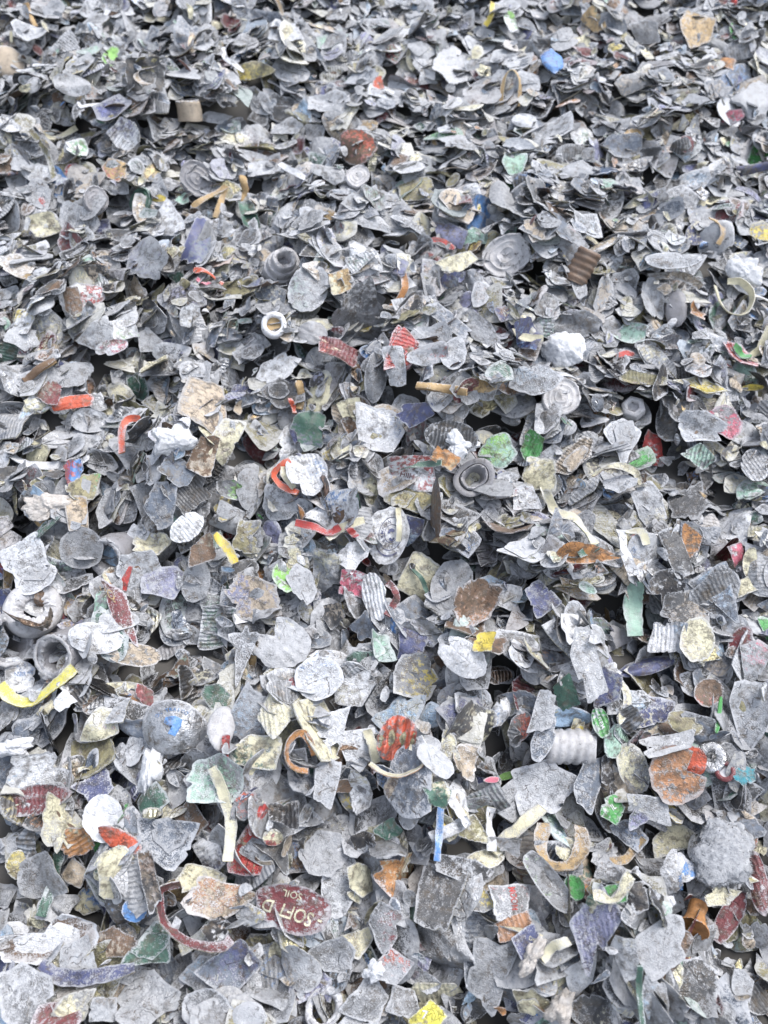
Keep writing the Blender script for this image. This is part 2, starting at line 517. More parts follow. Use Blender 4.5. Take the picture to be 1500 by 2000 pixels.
for X, Y, r, a, b in ZONES:
    p = on_plane(X, Y, np.zeros(3), np.array([0, 0, 1.0])); dep = np.dot(p - CAM, FWD)
    zone_xy.append((p[0], p[1], r * dep / FPX, a, b))
XX, YY = np.meshgrid(gx, gy, indexing='ij')
_r2 = np.random.default_rng(5)
RELIEF = np.zeros_like(XX)
for k in range(10):
    a = _r2.uniform(0, 6.28); wl = _r2.uniform(.16, .5)
    RELIEF += .0042 * np.sin(2 * math.pi / wl * (XX * math.cos(a) + YY * math.sin(a)) + _r2.uniform(0, 6.28))
for x, y, r, d in pit_xy:
    RELIEF -= d * np.exp(-((XX - x) ** 2 + ((YY - y)) ** 2) / (r * r))
# ledges where a layer of the heap has slipped and ends in a dark step (polyline px, step height m)
LEDGES = [([(-80, 965), (120, 935), (270, 945), (390, 985)], .026), ([(800, 1010), (950, 1035), (1100, 1075), (1230, 1110), (1340, 1110)], .032),
          ([(780, 770), (950, 770), (1120, 775), (1300, 770), (1440, 740)], .038), ([(300, 760), (400, 700), (500, 670), (640, 640), (760, 620)], .026),
          ([(850, 1270), (960, 1330), (1080, 1370), (1200, 1330)], .030), ([(1030, 480), (1150, 520), (1290, 590), (1400, 600)], .028),
          ([(60, 610), (200, 560), (330, 510), (460, 490)], .024), ([(60, 230), (250, 220), (460, 190), (640, 170)], .020), ([(930, 350), (1150, 330), (1350, 300)], .020),
          ([(230, 1580), (330, 1540), (420, 1545)], .022), ([(700, 1520), (840, 1530), (960, 1500)], .022), ([(1020, 1930), (1150, 1950), (1290, 1935)], .020), ([(430, 1690), (520, 1700), (600, 1690)], .020),
          ([(650, 440), (800, 430), (930, 440)], .020), ([(420, 1270), (520, 1330), (600, 1345)], .018)]
for pts, hgt in LEDGES:
    w_ = np.array([on_plane(X, Y, np.zeros(3), np.array([0, 0, 1.0]))[:2] for X, Y in pts])
    o_ = np.argsort(w_[:, 0]); w_ = w_[o_]
    yl = np.interp(gx, w_[:, 0], w_[:, 1])
    side = np.clip(np.minimum(gx - w_[0, 0], w_[-1, 0] - gx) / .05 + .4, 0, 1)
    d_ = YY - yl[:, None]
    RELIEF += side[:, None] * hgt * np.where(d_ > 0, np.exp(-d_ / .085) * np.clip(d_ / .004, 0, 1), 0)
    RELIEF -= side[:, None] * hgt * .45 * np.where(d_ <= 0, np.exp(d_ / .022), 0)
HM[:] = RELIEF - .045
TILT = [(_r2.uniform(0, 6.28), 2 * math.pi / _r2.uniform(.10, .3), _r2.uniform(0, 6.28), _r2.normal(0, .15), _r2.normal(0, .15)) for _ in range(8)]


def tilt_at(x, y):
    a = b = 0.0
    for an, k, p, u, v in TILT:
        s = (1 - .6 * min(1, max(0, y / 1.1))) * math.sin(k * (x * math.cos(an) + y * math.sin(an)) + p); a += u * s; b += v * s
    b -= .02
    for zx, zy, r, u, v in zone_xy:
        w = math.exp(-((x - zx) ** 2 + (y - zy) ** 2) / (r * r))
        a = a * (1 - w) + u * w; b = b * (1 - w) + v * w
    return a, b


def cells(x, y, r):
    i0, i1 = max(0, int((x - r - GX0) / CELL)), min(GNX, int((x + r - GX0) / CELL) + 2)
    j0, j1 = max(0, int((y - r - GY0) / CELL)), min(GNY, int((y + r - GY0) / CELL) + 2)
    return i0, i1, j0, j1


def lay(x, y, a, b, yaw, gsx, gsy, keep, t=.0012, sink=90):
    """Lay an elliptic piece (half sizes a, b) at x, y: follow the heap below by 'keep', add slope gs, rest on what it touches.
    Returns (centre, X axis, Y axis, normal) or None."""
    r = max(a, b)
    i0, i1, j0, j1 = cells(x, y, r)
    if i1 - i0 < 2 or j1 - j0 < 2:
        return None
    h = HM[i0:i1, j0:j1]
    dx = gx[i0:i1, None] - x; dy = gy[None, j0:j1] - y
    dx, dy = np.broadcast_arrays(dx, dy)
    wgt = (dx * dx + dy * dy) < r * r
    hx, hy, hh = dx[wgt], dy[wgt], h[wgt]
    if len(hh) < 3:
        return None
    mx = hh.mean(); vx = (hx * hx).mean() + 1e-9; vy = (hy * hy).mean() + 1e-9
    gxs = keep * ((hh - mx) * hx).mean() / vx + gsx
    gys = keep * ((hh - mx) * hy).mean() / vy + gsy
    gl = math.hypot(gxs, gys)
    n = np.array([-gxs, -gys, 1.0]); n /= np.linalg.norm(n)
    ax = np.array([math.cos(yaw), math.sin(yaw), 0.0]); ax -= n * np.dot(ax, n); ax /= np.linalg.norm(ax)
    ay = np.cross(n, ax)
    # cells inside the tilted outline
    dz = gxs * dx + gys * dy
    u = dx * ax[0] + dy * ax[1] + dz * ax[2]; v = dx * ay[0] + dy * ay[1] + dz * ay[2]
    ins = (u / a) ** 2 + (v / b) ** 2 <= 1.0
    if ins.sum() < 2:
        ins = (dx * dx + dy * dy) < (CELL * 1.5) ** 2
        if not ins.any():
            return None
    c = np.percentile((h - dz)[ins], sink) + t * .5
    sub = HM[i0:i1, j0:j1]
    sub[ins] = np.maximum(sub[ins], (c + dz)[ins] + t * .5)
    return np.array([x, y, c]), ax, ay, n
# ----------------------------------------------------------------- the pieces one can tell apart in the photograph
# kind x y width height angle outline colour patch:amount frost [options] | label     (px of the 1500 x 2000 frame)
PIECES = """
F 95 1832 205 80 14 c w d:.25 .75 lip=.25 folds=1 rot=200|large white crusted lid shell with layered curved rim
F 320 1640 125 105 -15 p s L:.2 .62 flap=1|pale blue grey flake with a pentagon shaped flap on top
F 82 1715 105 95 25 p g -:0 .62|grey frosted flake beneath a dark green strip
C 122 1605 95 110 20 p c w:.3 .55|thick cream crumpled flake beside a frosty white disc
F 202 1598 78 95 0 o w -:0 .95 bend=.1 k=.6|pinkish white frost covered disc beside cream flake
F 232 1640 40 95 60 o R -:0 .3 z=-1|brick red curved flake under the frosty disc
F 152 1642 62 66 -65 j o A:.4 .2 st=.8 n=crumpled_scrap|ochre dotted flake split into two lobes
F 205 1682 60 30 45 o c D:.45 .35 st=.5|small pale flake with green streaks
F 142 1705 60 62 10 p K -:0 .5|pinkish grey flake beside the dark green strip
F 112 1772 95 72 15 j w -:0 .8|white frosty flake resting on the crusted lid shell
F 262 1780 44 50 60 o b -:0 .18|small bright blue oval flake
F 173 1758 62 52 10 p c b:.45 .4|small cream flake with blue lower corner
F 296 1855 125 82 38 p D w:.25 .33 flap=1 st=.3|dark green embossed flake with frosted lines and flap
F 428 1748 148 98 22 p K u:.52 .52 folds=2|grey flake with rusty orange stains and pointed fold
F 392 1720 92 60 -5 c c -:0 .35 rot=250|cream crescent of torn ribbed sheet
F 410 1668 78 52 -72 r w n:.35 .3 st=1|white knurled piece with indigo stripes
F 52 1945 125 135 35 p g -:0 .58|wide grey frosted flake in the bottom corner
C 292 1945 120 105 -15 p l -:0 .62|pale grey two lobed crumpled flake
F 150 1962 95 62 50 p c g:.5 .55 st=.4|cream grey streaked flake at the bottom edge
F 205 1972 62 64 -20 p l K:.3 .6|small pinkish grey flake at the bottom edge
F 408 1975 110 85 -20 o g -:0 .6|rounded grey frosted flake at the bottom edge
F 456 1892 112 78 40 r s n:.45 .35 bend=.5|dark slate blue folded sheet with worn paint
F 392 1910 82 88 20 p l L:.4 .66|pale bluish white flake
C 426 1815 62 46 15 p k w:.4 .3|black crumpled scrap speckled white
F 217 1840 66 100 80 p B K:.45 .35|brownish grey flake above the purple strip
F 152 1860 75 70 0 p l L:.3 .62|pale blue grey flake above the purple strip
F 293 1722 36 125 8 p k B:.4 .2 n=crumpled_scrap tk=.2|dark torn shard standing upright in a gap
D 487 1985 60 70 80 o l d:.3 .4|smooth pale plastic disc at the bottom edge
F 18 1648 55 52 40 p w -:0 .75|bright white flake beside cream crumple
F 40 1690 58 62 30 o A y:.35 .3|olive rimmed flake with yellow stains
F 572 1774 152 96 -16 o m w:.30 .36 id=soft|frosted maroon oval sheet with cream capital letters
F 664 1725 72 138 -8 o l w:.3 .6 bend=.4|long smooth greyish white bent shell
C 708 1715 60 72 40 p c A:.3 .35|cream yellow crumpled flake beside long white shell
C 785 1707 105 100 -20 p o c:.42 .42 folds=5|orange brown crumpled scrap with cream hollow
F 860 1750 95 135 -8 r d -:0 .34 slope=.1|dark charcoal rectangular flake with pale frosted edges
F 908 1700 112 50 -18 p d w:.3 .5|dark grey flake with white torn lower edge
F 943 1760 50 62 60 p g y:.45 .4|grey flake with mustard yellow end
F 752 1812 68 105 -4 c g m:.46 .52 rot=90|grey bean shaped flake with maroon middle
F 767 1890 66 66 -30 r l R:.44 .55|pale grey flake covered in brick red specks
W 731 1897 44 42 0 o w -:0 .9 flat=.4|small white frost crust beside brick red specks
F 693 1835 62 75 -30 p c n:.24 .4|cream flake with one indigo oval spot
F 655 1865 85 80 -40 p g v:.2 .6|grey blunt flake below the cream one
F 586 1890 98 72 -55 o l K:.3 .62 bend=.3|pale pinkish grey lens shaped shell
F 540 1945 100 52 -20 p l w:.3 .62 bend=.4|light grey bent flake near the bottom edge
F 713 1960 98 96 35 p g A:.3 .55|grey flake with faint yellow tint at the bottom edge
F 785 1962 66 82 15 p g -:0 .52|plain grey flake at the bottom edge
F 836 1984 72 66 -8 p Y A:.3 .12 id=seven|yellow printed scrap with one white numeral
C 880 1872 128 135 -20 p g -:0 .55|large grey crumpled sheet with a ridged roll
F 962 1905 98 155 -8 p g -:0 .6 slope=.15|large grey frosted flake with flaring lower edge
F 1002 1762 95 88 15 p g r:.28 .52 id=redtext|grey flake with small red capital letters
F 1004 1810 75 46 20 r u -:0 .25 st=.4|copper orange ribbed scrap
F 1034 1848 58 72 30 r n c:.22 .22 id=navytext|navy blue printed scrap with pale letters
F 534 1640 42 34 0 o c r:.4 .4|tiny cream flake with red edge
F 634 1665 92 96 -30 p l -:0 .6|pale grey torn flake above the long white shell
C 712 1642 62 42 20 p k w:.35 .35|black ridged crumple with white edges
F 760 1618 56 50 -20 p D -:0 .2|dark green flake above the orange crumple
F 922 1625 55 62 20 p A c:.4 .4|olive tan flake behind white strips
F 950 1677 82 40 15 o c y:.3 .4|yellowish cream flake above dark charcoal flake
F 1160 1815 92 195 3 c v n:.40 .48 st=.5 rot=150 bend=.3|large periwinkle blue frosted shell with long grooves
F 1290 1850 105 120 12 p l g:.4 .62 slope=.12|grey white frosted flake beside the orange cup
F 1354 1922 96 102 15 p d -:0 .36|dark grey polygon flake below orange cup
W 1408 1665 130 130 0 o g -:0 .95 flat=.14 spk=3000 rough=.18|big fluffy lump of hoar frost
F 1322 1716 78 102 -25 t w b:.42 .45 id=bluecap rot=180|white torn cap piece with blue corner and lettering
F 1427 1790 48 110 -25 o m -:0 .25|dark maroon flake near the fluffy frost
F 1482 1725 42 125 12 o m w:.25 .35 st=.4|maroon embossed flake at the frame edge
F 1312 1636 95 68 25 p c w:.3 .5|broad cream flake above the blue cornered cap
F 1124 1735 36 48 30 o G -:0 .1|small bright green flake beside the periwinkle shell
F 1200 1745 72 46 20 p G -:0 .25|green curved flake under a pale strip
F 1072 1725 48 140 38 o g H:.3 .42|long greyish flake with green streak
F 1460 1640 52 52 10 p B R:.3 .35|brown red flake beside the fluffy frost
F 1176 1668 52 42 20 j l -:0 .66|small pale ragged flake above cream strip
F 1188 1702 58 50 10 j g K:.3 .58|small grey pitted flake beside a green flake
W 1038 1870 44 70 -35 o K -:0 .5 flat=.5|fluffy tan tuft of fibre
W 1095 1968 46 80 -25 o K -:0 .7 flat=.5|pale pink fluffy fibre tuft at the bottom edge
F 1158 1978 85 72 0 o d -:0 .45|dark grey rounded disc at the bottom edge
F 1282 1958 58 105 8 p l L:.4 .6|pale flake with light blue stain at the bottom edge
F 1222 1872 52 92 10 p l c:.3 .6|whitish flake tucked beside the periwinkle shell
F 1452 1925 42 70 15 p l -:0 .6|pale upright flake at lower edge
F 1412 1748 76 44 10 p c -:0 .45 folds=3|cream folded flake below fluffy frost
F 1478 1828 60 56 20 p l -:0 .6|light grey bent flake at the frame edge
F 1246 1752 36 62 8 r k w:.3 .2|black printed scrap with white marks
F 1228 1628 82 60 -20 p s b:.35 .5|bluish flake beside broad cream flake
F 1105 1660 44 60 0 p c g:.3 .45 st=.5|pale ribbed piece inside a tan band
F 188 1247 108 58 0 o w g:.25 .62 n=plastic_disc|white frosty disc between tubes and a maroon shard
F 262 1278 108 46 -8 o K g:.4 .5 folds=2|long pale pinkish flake with a dark slit
F 40 1318 62 72 10 p w b:.3 .35 id=nspir|crushed white cap with blue print
F 128 1368 46 46 0 j w -:0 .9|small white frosted flake beside yellow strip
F 150 1345 46 62 40 r k w:.35 .2 st=1|black and white striped scrap
F 285 1362 34 66 15 c m r:.3 .08|glossy maroon bent scrap
F 343 1421 132 108 -8 o l A:.32 .36 id=dome dome=.5 met=.55|crushed domed metal cap with blue emblem
D 432 1418 54 82 -15 o e -:0 .35|grey translucent plastic oval beside domed cap
F 482 1392 92 120 -15 p l L:.42 .66|pale blue grey flake above a cream ribbed flake
F 422 1362 60 52 -25 p D -:0 .35|dark green flake above domed cap
F 472 1282 62 122 -6 t g s:.35 .62 rot=180|grey triangular speckled flake
F 190 1418 100 62 32 p c r:.25 .5|cream flake with thin red streaks
F 72 1508 122 78 8 p w L:.34 .62|white flake with faint light blue print
F 66 1562 158 56 12 o m w:.32 .35 id=maroonlong st=.4|long maroon embossed sheet with cream letters
W 26 1460 64 34 8 o w -:0 .9 flat=.5|white frost tuft at the frame edge
F 186 1540 80 62 30 p n -:0 .35|indigo triangular flake behind fluffy disc
F 422 1522 120 100 -5 p M g:.5 .52 slope=.1|large greenish grey flake under a cream strip
W 297 1510 40 130 -10 o w -:0 .8 flat=.6|tall ragged strand of frost in a dark gap
F 500 1470 105 76 10 p c D:.42 .35|cream printed flake with dark green text bands
F 440 1462 18 56 -5 r r -:0 .1|bright red sliver beside cream printed flake
F 476 1575 44 66 -25 p g R:.42 .45|grey flake flushed brick red
C 505 1602 44 78 -20 p r w:.25 .15|glossy red crumpled scrap
F 370 1600 56 72 40 r B d:.3 .35|brown bent flake leaning over pentagon flap flake
F 548 1256 120 100 0 q w -:0 .8 bend=.05 rot=110|round white frosted disc with bitten edge
F 648 1280 95 58 -8 p w b:.38 .5|white flake with two blue printed patches
F 622 1322 84 86 20 o l b:.36 .6|pale round flake with light blue stain
F 692 1342 76 80 -15 p w c:.3 .55 slope=.08|blunt whitish flake with maroon corner
F 806 1257 60 68 -3 r n w:.22 .25 slope=.08|indigo square flake with scratched paint
F 812 1322 95 98 -35 p g y:.44 .48|grey flake with mustard yellow stains
F 906 1285 105 68 -30 o w -:0 .7 st=.8|white ridged oval flake below a brown crumple
F 945 1254 40 44 -10 r y -:0 .03|glossy golden yellow scrap
F 672 1442 112 130 -12 t l L:.3 .68 slope=.12 rot=190|large pale triangular frosted flake
C 774 1442 74 92 -12 o R g:.38 .12 st=.6|bright orange red crushed cap with grey lettering
F 850 1485 88 46 -38 o w -:0 .9|smooth white snow covered sliver
F 540 1395 80 92 15 p c K:.3 .45 st=.7 folds=2|cream ribbed flake under the pale triangular one
C 918 1425 105 110 -20 p d c:.38 .42 folds=5|dark grey crumple with cream streaks
F 870 1450 46 78 10 t c g:.45 .5|small pale triangular flake beside dark crumple
F 976 1392 40 66 -30 p w b:.38 .25|white scrap with dark blue letters
C 912 1485 62 66 -20 j K -:0 .5|pinkish torn crumple above the white crumpled scrap
F 636 1528 50 98 -12 r l g:.4 .5|pale grey rectangular flake below the triangular one
C 556 1590 66 50 8 r k w:.32 .32 st=.6|black ridged scrap with white edges beside red crumple
C 708 1552 46 84 -10 j w c:.3 .5|white and cream torn column of sheet
F 788 1540 86 66 15 o K B:.4 .42|brownish grey oval flake
C 855 1550 58 60 0 p D c:.42 .25|dark green and cream folded scrap
C 906 1568 66 72 30 j w -:0 .6 folds=5|white crumpled foil scrap
F 960 1523 30 12 15 o p -:0 .1 n=plastic_flake m=plastic|tiny magenta sliver beside a green one
F 990 1515 40 16 15 o H -:0 .1 n=plastic_flake m=plastic|tiny lime green sliver
F 1146 1296 54 148 18 r w c:.25 .62|long whitish column shaped flake leaning over a gap
D 1202 1243 56 46 30 t E -:0 .05|smooth grey plastic triangle
F 1308 1245 76 64 -4 r w L:.3 .5 st=.7|white ribbed piece beside cream shell
F 1360 1250 66 95 -10 o c K:.3 .42 bend=.3|smooth cream shell shaped flake
F 1268 1300 125 34 14 o n s:.3 .22|long navy blue flake lying edge on
F 1186 1345 52 86 -10 p n s:.35 .3|dark blue bent flake beside the long column flake
F 1278 1385 86 62 8 p n c:.35 .42|navy and grey flake above the copper cap
F 1446 1252 46 62 -30 o m g:.3 .35|maroon flake above pink stained flake
F 1462 1400 92 160 -12 p l -:0 .58 slope=.12|large upright grey flake at the frame edge
F 1468 1290 68 90 -25 p l p:.42 .52|grey flake with pink stains
F 1296 1455 120 68 12 c w -:0 .72 folds=3 rot=300|white wrinkled flake lying on the copper cap
F 1322 1512 115 118 5 q u g:.35 .35 rot=0 bend=.25 met=.3|curled copper brown cap with a deep bite
F 1345 1488 70 66 -10 o R -:0 .06 z=-1|glossy orange red disc inside the copper cap
F 1455 1515 50 42 -20 p T -:0 .15|teal blue flake at the frame edge
F 1236 1498 60 100 20 o c g:.48 .5 folds=2|yellowish grey lens shaped flake
F 1172 1407 34 52 15 o G w:.4 .25 st=.9 id=greentext|green flake with white printed letters
F 1128 1420 26 36 -10 r y c:.45 .2|small cream and yellow scrap
F 1062 1392 44 92 -15 p l b:.22 .6|pale flake with a blue lower edge
F 1066 1440 42 96 -20 o s g:.4 .55|slate grey leaf shaped flake
F 1016 1420 44 66 -25 o g R:.46 .3|grey leaf shaped flake with red face
F 1110 1358 62 90 -15 p D w:.25 .25|dark green flake with white frost flower
F 1052 1538 118 132 -40 p l v:.25 .68 slope=.15|large pale lavender grey flake with bent tip
F 1150 1530 58 118 -12 p s g:.3 .45|slate flake standing beside the lavender grey one
F 1196 1578 44 52 -30 p G w:.35 .12 id=greenil|bright green flake with white letters and frosted border
F 1264 1578 96 54 -10 p l c:.3 .6|pale speckled flake below the copper cap
F 1338 1412 76 42 -25 o A -:0 .15|olive brown shell flake
F 1384 1352 56 60 -45 o B R:.3 .25|reddish brown flake behind a pale leaf flake
F 1410 1350 84 32 -52 o l c:.3 .45|pale leaf shaped flake beside green stem
W 338 858 78 70 0 o w -:0 .95 flat=.35|white lump of frost beside orange red strip
C 142 925 40 62 -10 p b r:.45 .1 n=foil_scrap|blue and red printed foil scrap
F 175 822 72 48 0 o w -:0 .8|white frosted oval flake
F 316 985 62 100 -18 p s g:.4 .5|slate blue flake leaning on upright stack
F 345 920 70 52 -35 p s d:.4 .3|smooth dark slate flake in the upright stack
W 86 985 84 48 0 o K -:0 .8 flat=.3|dirty white frost crust
F 150 1003 46 72 5 r K t:.45 .45|tan grey upright flake
F 160 1070 90 84 15 o g -:0 .6|grey oval flake covering the end of a tube
F 50 1085 104 105 -20 p l L:.35 .64|broad pale bluish flake above the ragged ring
F 70 1128 88 56 25 o l t:.25 .6 flap=1|pale crushed cap with layered edge
C 78 1222 84 40 -18 r B K:.45 .1 met=.6 z=1|brown metallic crumpled shard in front of ring
F 245 1128 24 52 -25 r r -:0 .12|glossy red sliver lying on a pale flake
F 262 1118 110 86 35 p l s:.35 .5|pale glassy flake under the red sliver
C 296 1060 66 58 -30 j c w:.3 .4|cream white crumpled scrap
F 365 1030 76 50 40 o w d:.25 .7 st=.6|white frosted ribbed leaf flake
F 322 1138 96 70 15 p v l:.4 .6|lavender grey flake beside pale round one
F 382 1138 58 80 -10 o l -:0 .6|pale round flake beside lavender one
F 233 1190 56 122 33 c m K:.28 .38 id=goldtext rot=30|maroon hourglass shard with gold lettering
F 498 1172 122 88 -18 p K v:.44 .5 slope=.12|greyish flake flecked with purple
F 400 888 54 84 -20 p B K:.45 .35|brown felt like bent flake
F 440 855 52 92 -30 r c K:.4 .5 folds=2|cream grey folded strip of sheet
F 448 958 52 44 10 p g H:.4 .45|grey flake with lime stain
F 485 955 48 84 0 o l -:0 .68|pale frosted oval beside white fan cap
F 450 1012 70 52 -30 r l -:0 .6|pale square flake above deep yellow strip
F 482 1045 48 72 -15 p A g:.4 .4|olive grey flake beside deep yellow strip
F 398 1075 54 76 -10 p B A:.3 .3|brown bent flake behind yellow strip
F 162 948 62 66 -25 p A G:.3 .35|olive flake with green band
F 736 838 108 88 -20 p w b:.3 .6|white torn flake with blue and red corners
F 880 855 104 64 -10 o d w:.3 .35 st=1|dark knurled cap half under snow
W 898 868 66 52 -15 o w -:0 1 flat=.25|white snow patch on dark knurled cap
F 968 880 76 72 0 p M H:.46 .45|mint flake with lime green leaf print
F 1038 872 46 62 -30 p G w:.25 .15 st=.4|bright green scrap between white sheets
C 806 922 104 76 -10 p w r:.42 .3 id=redprint|white torn cap with dark red print
F 598 928 82 92 10 o w b:.32 .45 st=.7|white fan shaped knurled cap with blue streak
C 646 1000 114 66 -5 p w b:.34 .45|white printed cap with light blue bars
F 758 1045 82 112 -15 o w n:.12 .42 id=emblem|white cap disc with circular indigo emblem
F 796 1042 50 66 -25 p n L:.4 .35|indigo flake behind emblem disc
C 846 1000 46 112 0 j B d:.45 .15 folds=4 tk=.2|ragged brown torn shard standing up
F 550 985 80 68 -15 p l -:0 .66|pale torn flake left of white printed cap
F 566 1120 66 76 -30 o H w:.3 .35|lime green shell with frosted half
C 642 1115 66 88 0 j l c:.36 .66|pale fluffy crumple with cream centre
F 590 1142 52 84 20 p l -:0 .6|pale bent flake below lime shell
F 694 1140 64 54 -10 r p w:.45 .3 met=.4|pinkish metallic square flake
F 732 1165 52 96 15 o w M:.3 .55 st=.9|white ribbed shell flake
F 818 1122 68 84 -30 r c -:0 .35|cream sheet crossed by dark green stalk
F 882 1148 82 98 -10 o l -:0 .62 slope=.15|large pale oval pitted flake
C 928 1183 98 80 20 p B u:.42 .42|rusty brown crumpled flake
C 690 1088 66 64 10 j w -:0 .66|white crumpled flake beside emblem disc
F 812 803 80 52 25 p n -:0 .25|indigo flake above dark knurled cap
F 602 840 72 78 -10 j D s:.4 .18 m=plastic n=plastic_flake|dark green rumpled sheet
C 640 1200 62 52 -20 p d K:.4 .4|grey brown wrinkled crumple
F 870 895 56 34 -30 r o t:.4 .15|orange brown bent scrap beside the flared spout
F 1278 876 40 80 18 p r w:.34 .12|red and white flake standing up
F 1214 868 76 80 5 p l -:0 .6 flap=1|pale square flake with scored corner
F 1412 822 76 62 -20 p p g:.5 .5|rose pink frosted flake
F 1370 836 98 66 -12 p l s:.35 .6|pale slate flake beside rose pink one
F 1364 890 72 52 -10 p M d:.4 .35 st=1|green grey knurled cap side
F 1475 908 56 66 15 o g -:0 .5 st=1|grey knurled cap at the frame edge
F 1212 945 70 36 8 j w r:.2 .7|white frosted flake inside a banded loop
F 1030 975 66 54 -15 j w r:.3 .6|white torn flake with red spot
C 1045 925 52 72 -25 p c w:.3 .45|cream curled tube of torn sheet
F 1148 1085 128 38 -6 p o t:.25 .2 folds=2|bright orange layered flake
F 1345 975 84 76 -8 j d -:0 .38|dark charcoal ragged flake with pale rim
F 1268 985 84 92 -15 p l c:.3 .55|pale flake with crystals and yellow hem
F 1336 1055 70 72 -10 p o B:.45 .2 bend=.4|rusty orange bowl shaped scrap
F 1322 1078 44 104 22 r d g:.3 .3|dark upright slab beside the rusty bowl
F 1302 1148 80 72 30 q k w:.35 .3 rot=180|black scrap with chipped white edge
F 1390 1160 84 120 18 t s L:.4 .42 rot=170|blue grey tall triangular flake
F 1440 1082 42 54 -15 p p w:.35 .3|strawberry pink flake beside a cream leaf
F 1262 1072 70 66 10 o l b:.3 .55|pale blue white oval behind white strips
F 1464 1098 28 56 -5 o c -:0 .25|cream leaf shaped flake
F 1456 1145 48 34 25 r c A:.4 .3|cream square scrap below cream leaf
F 1060 1172 76 76 -10 p n d:.3 .35|indigo flake with a dark wrinkled flap
F 1338 1195 98 92 -10 p d K:.4 .45|large grey brown flake below chipped black scrap
C 1434 1015 76 88 -20 j w -:0 .65|white crumpled crust above strawberry pink flake
F 160 578 88 56 10 p w r:.42 .4|red and white crumpled cap
F 44 628 46 56 -5 r w y:.4 .25|white square scrap with yellow band
F 142 590 36 72 15 p B g:.3 .3|dark standing shard before the red white cap
F 388 468 54 96 -10 j n s:.45 .12 m=plastic n=plastic_flake|dark blue torn plastic sheet
F 285 508 92 84 30 p l v:.4 .55|pale shell flake with lavender inside
F 85 440 78 52 -10 p c w:.3 .45|cream flake near the top of a grey stack
F 186 652 74 66 10 p l -:0 .66|pale grey layered flake
F 240 642 56 48 20 p w H:.28 .6|white flake with two green specks
F 218 678 66 30 15 o w p:.42 .55|white flake with pink red edge
F 145 727 80 46 20 p l -:0 .6|light grey flake with upturned edge
C 302 718 66 72 -30 j c A:.48 .35|mossy green and cream crumple
F 405 778 102 88 -15 r K B:.35 .4 bend=.3 slope=.1|large brown grey rectangular bent flake
F 140 785 84 28 6 r R -:0 .1|flat orange red scrap
F 98 770 56 52 30 p m B:.4 .2|maroon brown bent flake beside flat orange scrap
F 370 617 46 44 20 p w c:.3 .6|cream white flake with curled edge
F 294 668 60 52 -20 p l -:0 .6|pale folded flake above a mossy crumple
F 40 660 66 52 0 j w -:0 .76|white frosty flake below white square scrap
F 30 525 76 54 -5 p K w:.35 .6|off white crust at the frame edge
F 602 562 78 92 -25 o l M:.35 .62 slope=.06|large pale round flake with greenish tint
F 664 551 46 46 15 r t c:.5 .25 slope=.05|beige square tile scrap
C 698 610 112 88 10 p g w:.35 .5 folds=5 met=.3|silver grey crumpled foil flake
C 660 692 74 54 -5 r m R:.32 .12 st=.7|glossy dark red ribbed crumple
F 545 722 96 46 28 p w K:.3 .6|long white flake below a dark pit
F 734 735 44 104 -5 o g -:0 .58|tall grey oval flake
F 774 715 44 82 15 p l -:0 .6|pale upright flake beside the tall oval one
F 895 512 82 40 20 p c -:0 .45|cream flake with one punched hole
F 880 545 60 34 15 p n s:.4 .2|dark blue bent flake under the cream one
F 928 545 42 56 30 p l -:0 .4 met=.5|small silver wrinkled flake
F 872 455 84 46 -25 p v B:.4 .25|purple grey triangular flake
F 866 475 52 14 -30 o r -:0 .15|red narrow flake on a purple grey one
F 928 462 60 36 -5 p M w:.4 .45|mint green frosted flake
F 838 690 88 48 15 o l r:.28 .5|pale flake with red inner edge
F 884 684 54 66 -15 o l -:0 .6|pale oval flake beside red edged one
F 875 622 98 38 -35 r s g:.4 .5|slate grey long flake
F 942 647 110 46 -48 p l c:.25 .55|long pale ragged flake
F 608 650 60 46 5 o e -:0 .45 bend=.6 m=plastic n=plastic_flake|folded pale grey cup fragment
W 1100 685 88 78 0 o w -:0 .6 flat=.45 spk=30 rough=.10|big smooth white lump
F 1128 635 92 56 -15 p g -:0 .55|grey frosted flake behind the white lump
F 1230 652 72 48 -10 p M w:.3 .5 lip=.15|mint green white rimmed flake
F 1222 692 40 18 10 o r -:0 .05|small bright red flake under mint one
F 1048 740 104 58 -12 p l L:.35 .65|pale bluish flake below the white lump
C 1030 655 62 66 10 p n b:.35 .12|navy blue folded scrap behind a cream strip
F 1368 748 112 30 -5 p c y:.47 .35|cream and yellow layered flake
F 1470 758 48 14 5 o y -:0 .1|small bright yellow leaf
C 1276 590 56 80 -15 j l -:0 .66|pale torn folded flake
F 1170 482 104 28 22 o w t:.46 .45 lip=.3|long white flake with brown upturned rim
F 1120 470 56 76 20 p l R:.25 .5|grey flake with one red line
D 1322 600 42 72 0 o E -:0 .1|dark grey smooth plastic oval
D 1402 458 70 60 -15 p l d:.3 .5|pale plastic disc with small hook beside it
F 1490 452 46 48 30 p y g:.45 .3|yellow grey flake at the frame edge
F 1315 512 112 34 5 o l R:.2 .5|long pale lens shaped flake
W 1452 528 56 60 0 o w -:0 .9 flat=.3|white frost crust beside cream loop
F 142 165 76 42 -10 o w -:0 .95|bright white oval flake
D 14 118 70 56 -25 o K -:0 .35|beige smooth plastic lid at the frame edge
F 216 112 32 40 -30 o H -:0 .1|lime green oval flake
F 495 122 84 30 -8 p A y:.4 .25|ochre yellow torn flake
F 358 145 74 38 -5 j w c:.2 .85|white star shaped frosted flake
F 248 265 58 60 -40 p w v:.4 .4 st=1|pale lilac striped flake
F 452 44 40 36 10 p m -:0 .2|maroon flake near the top of the frame
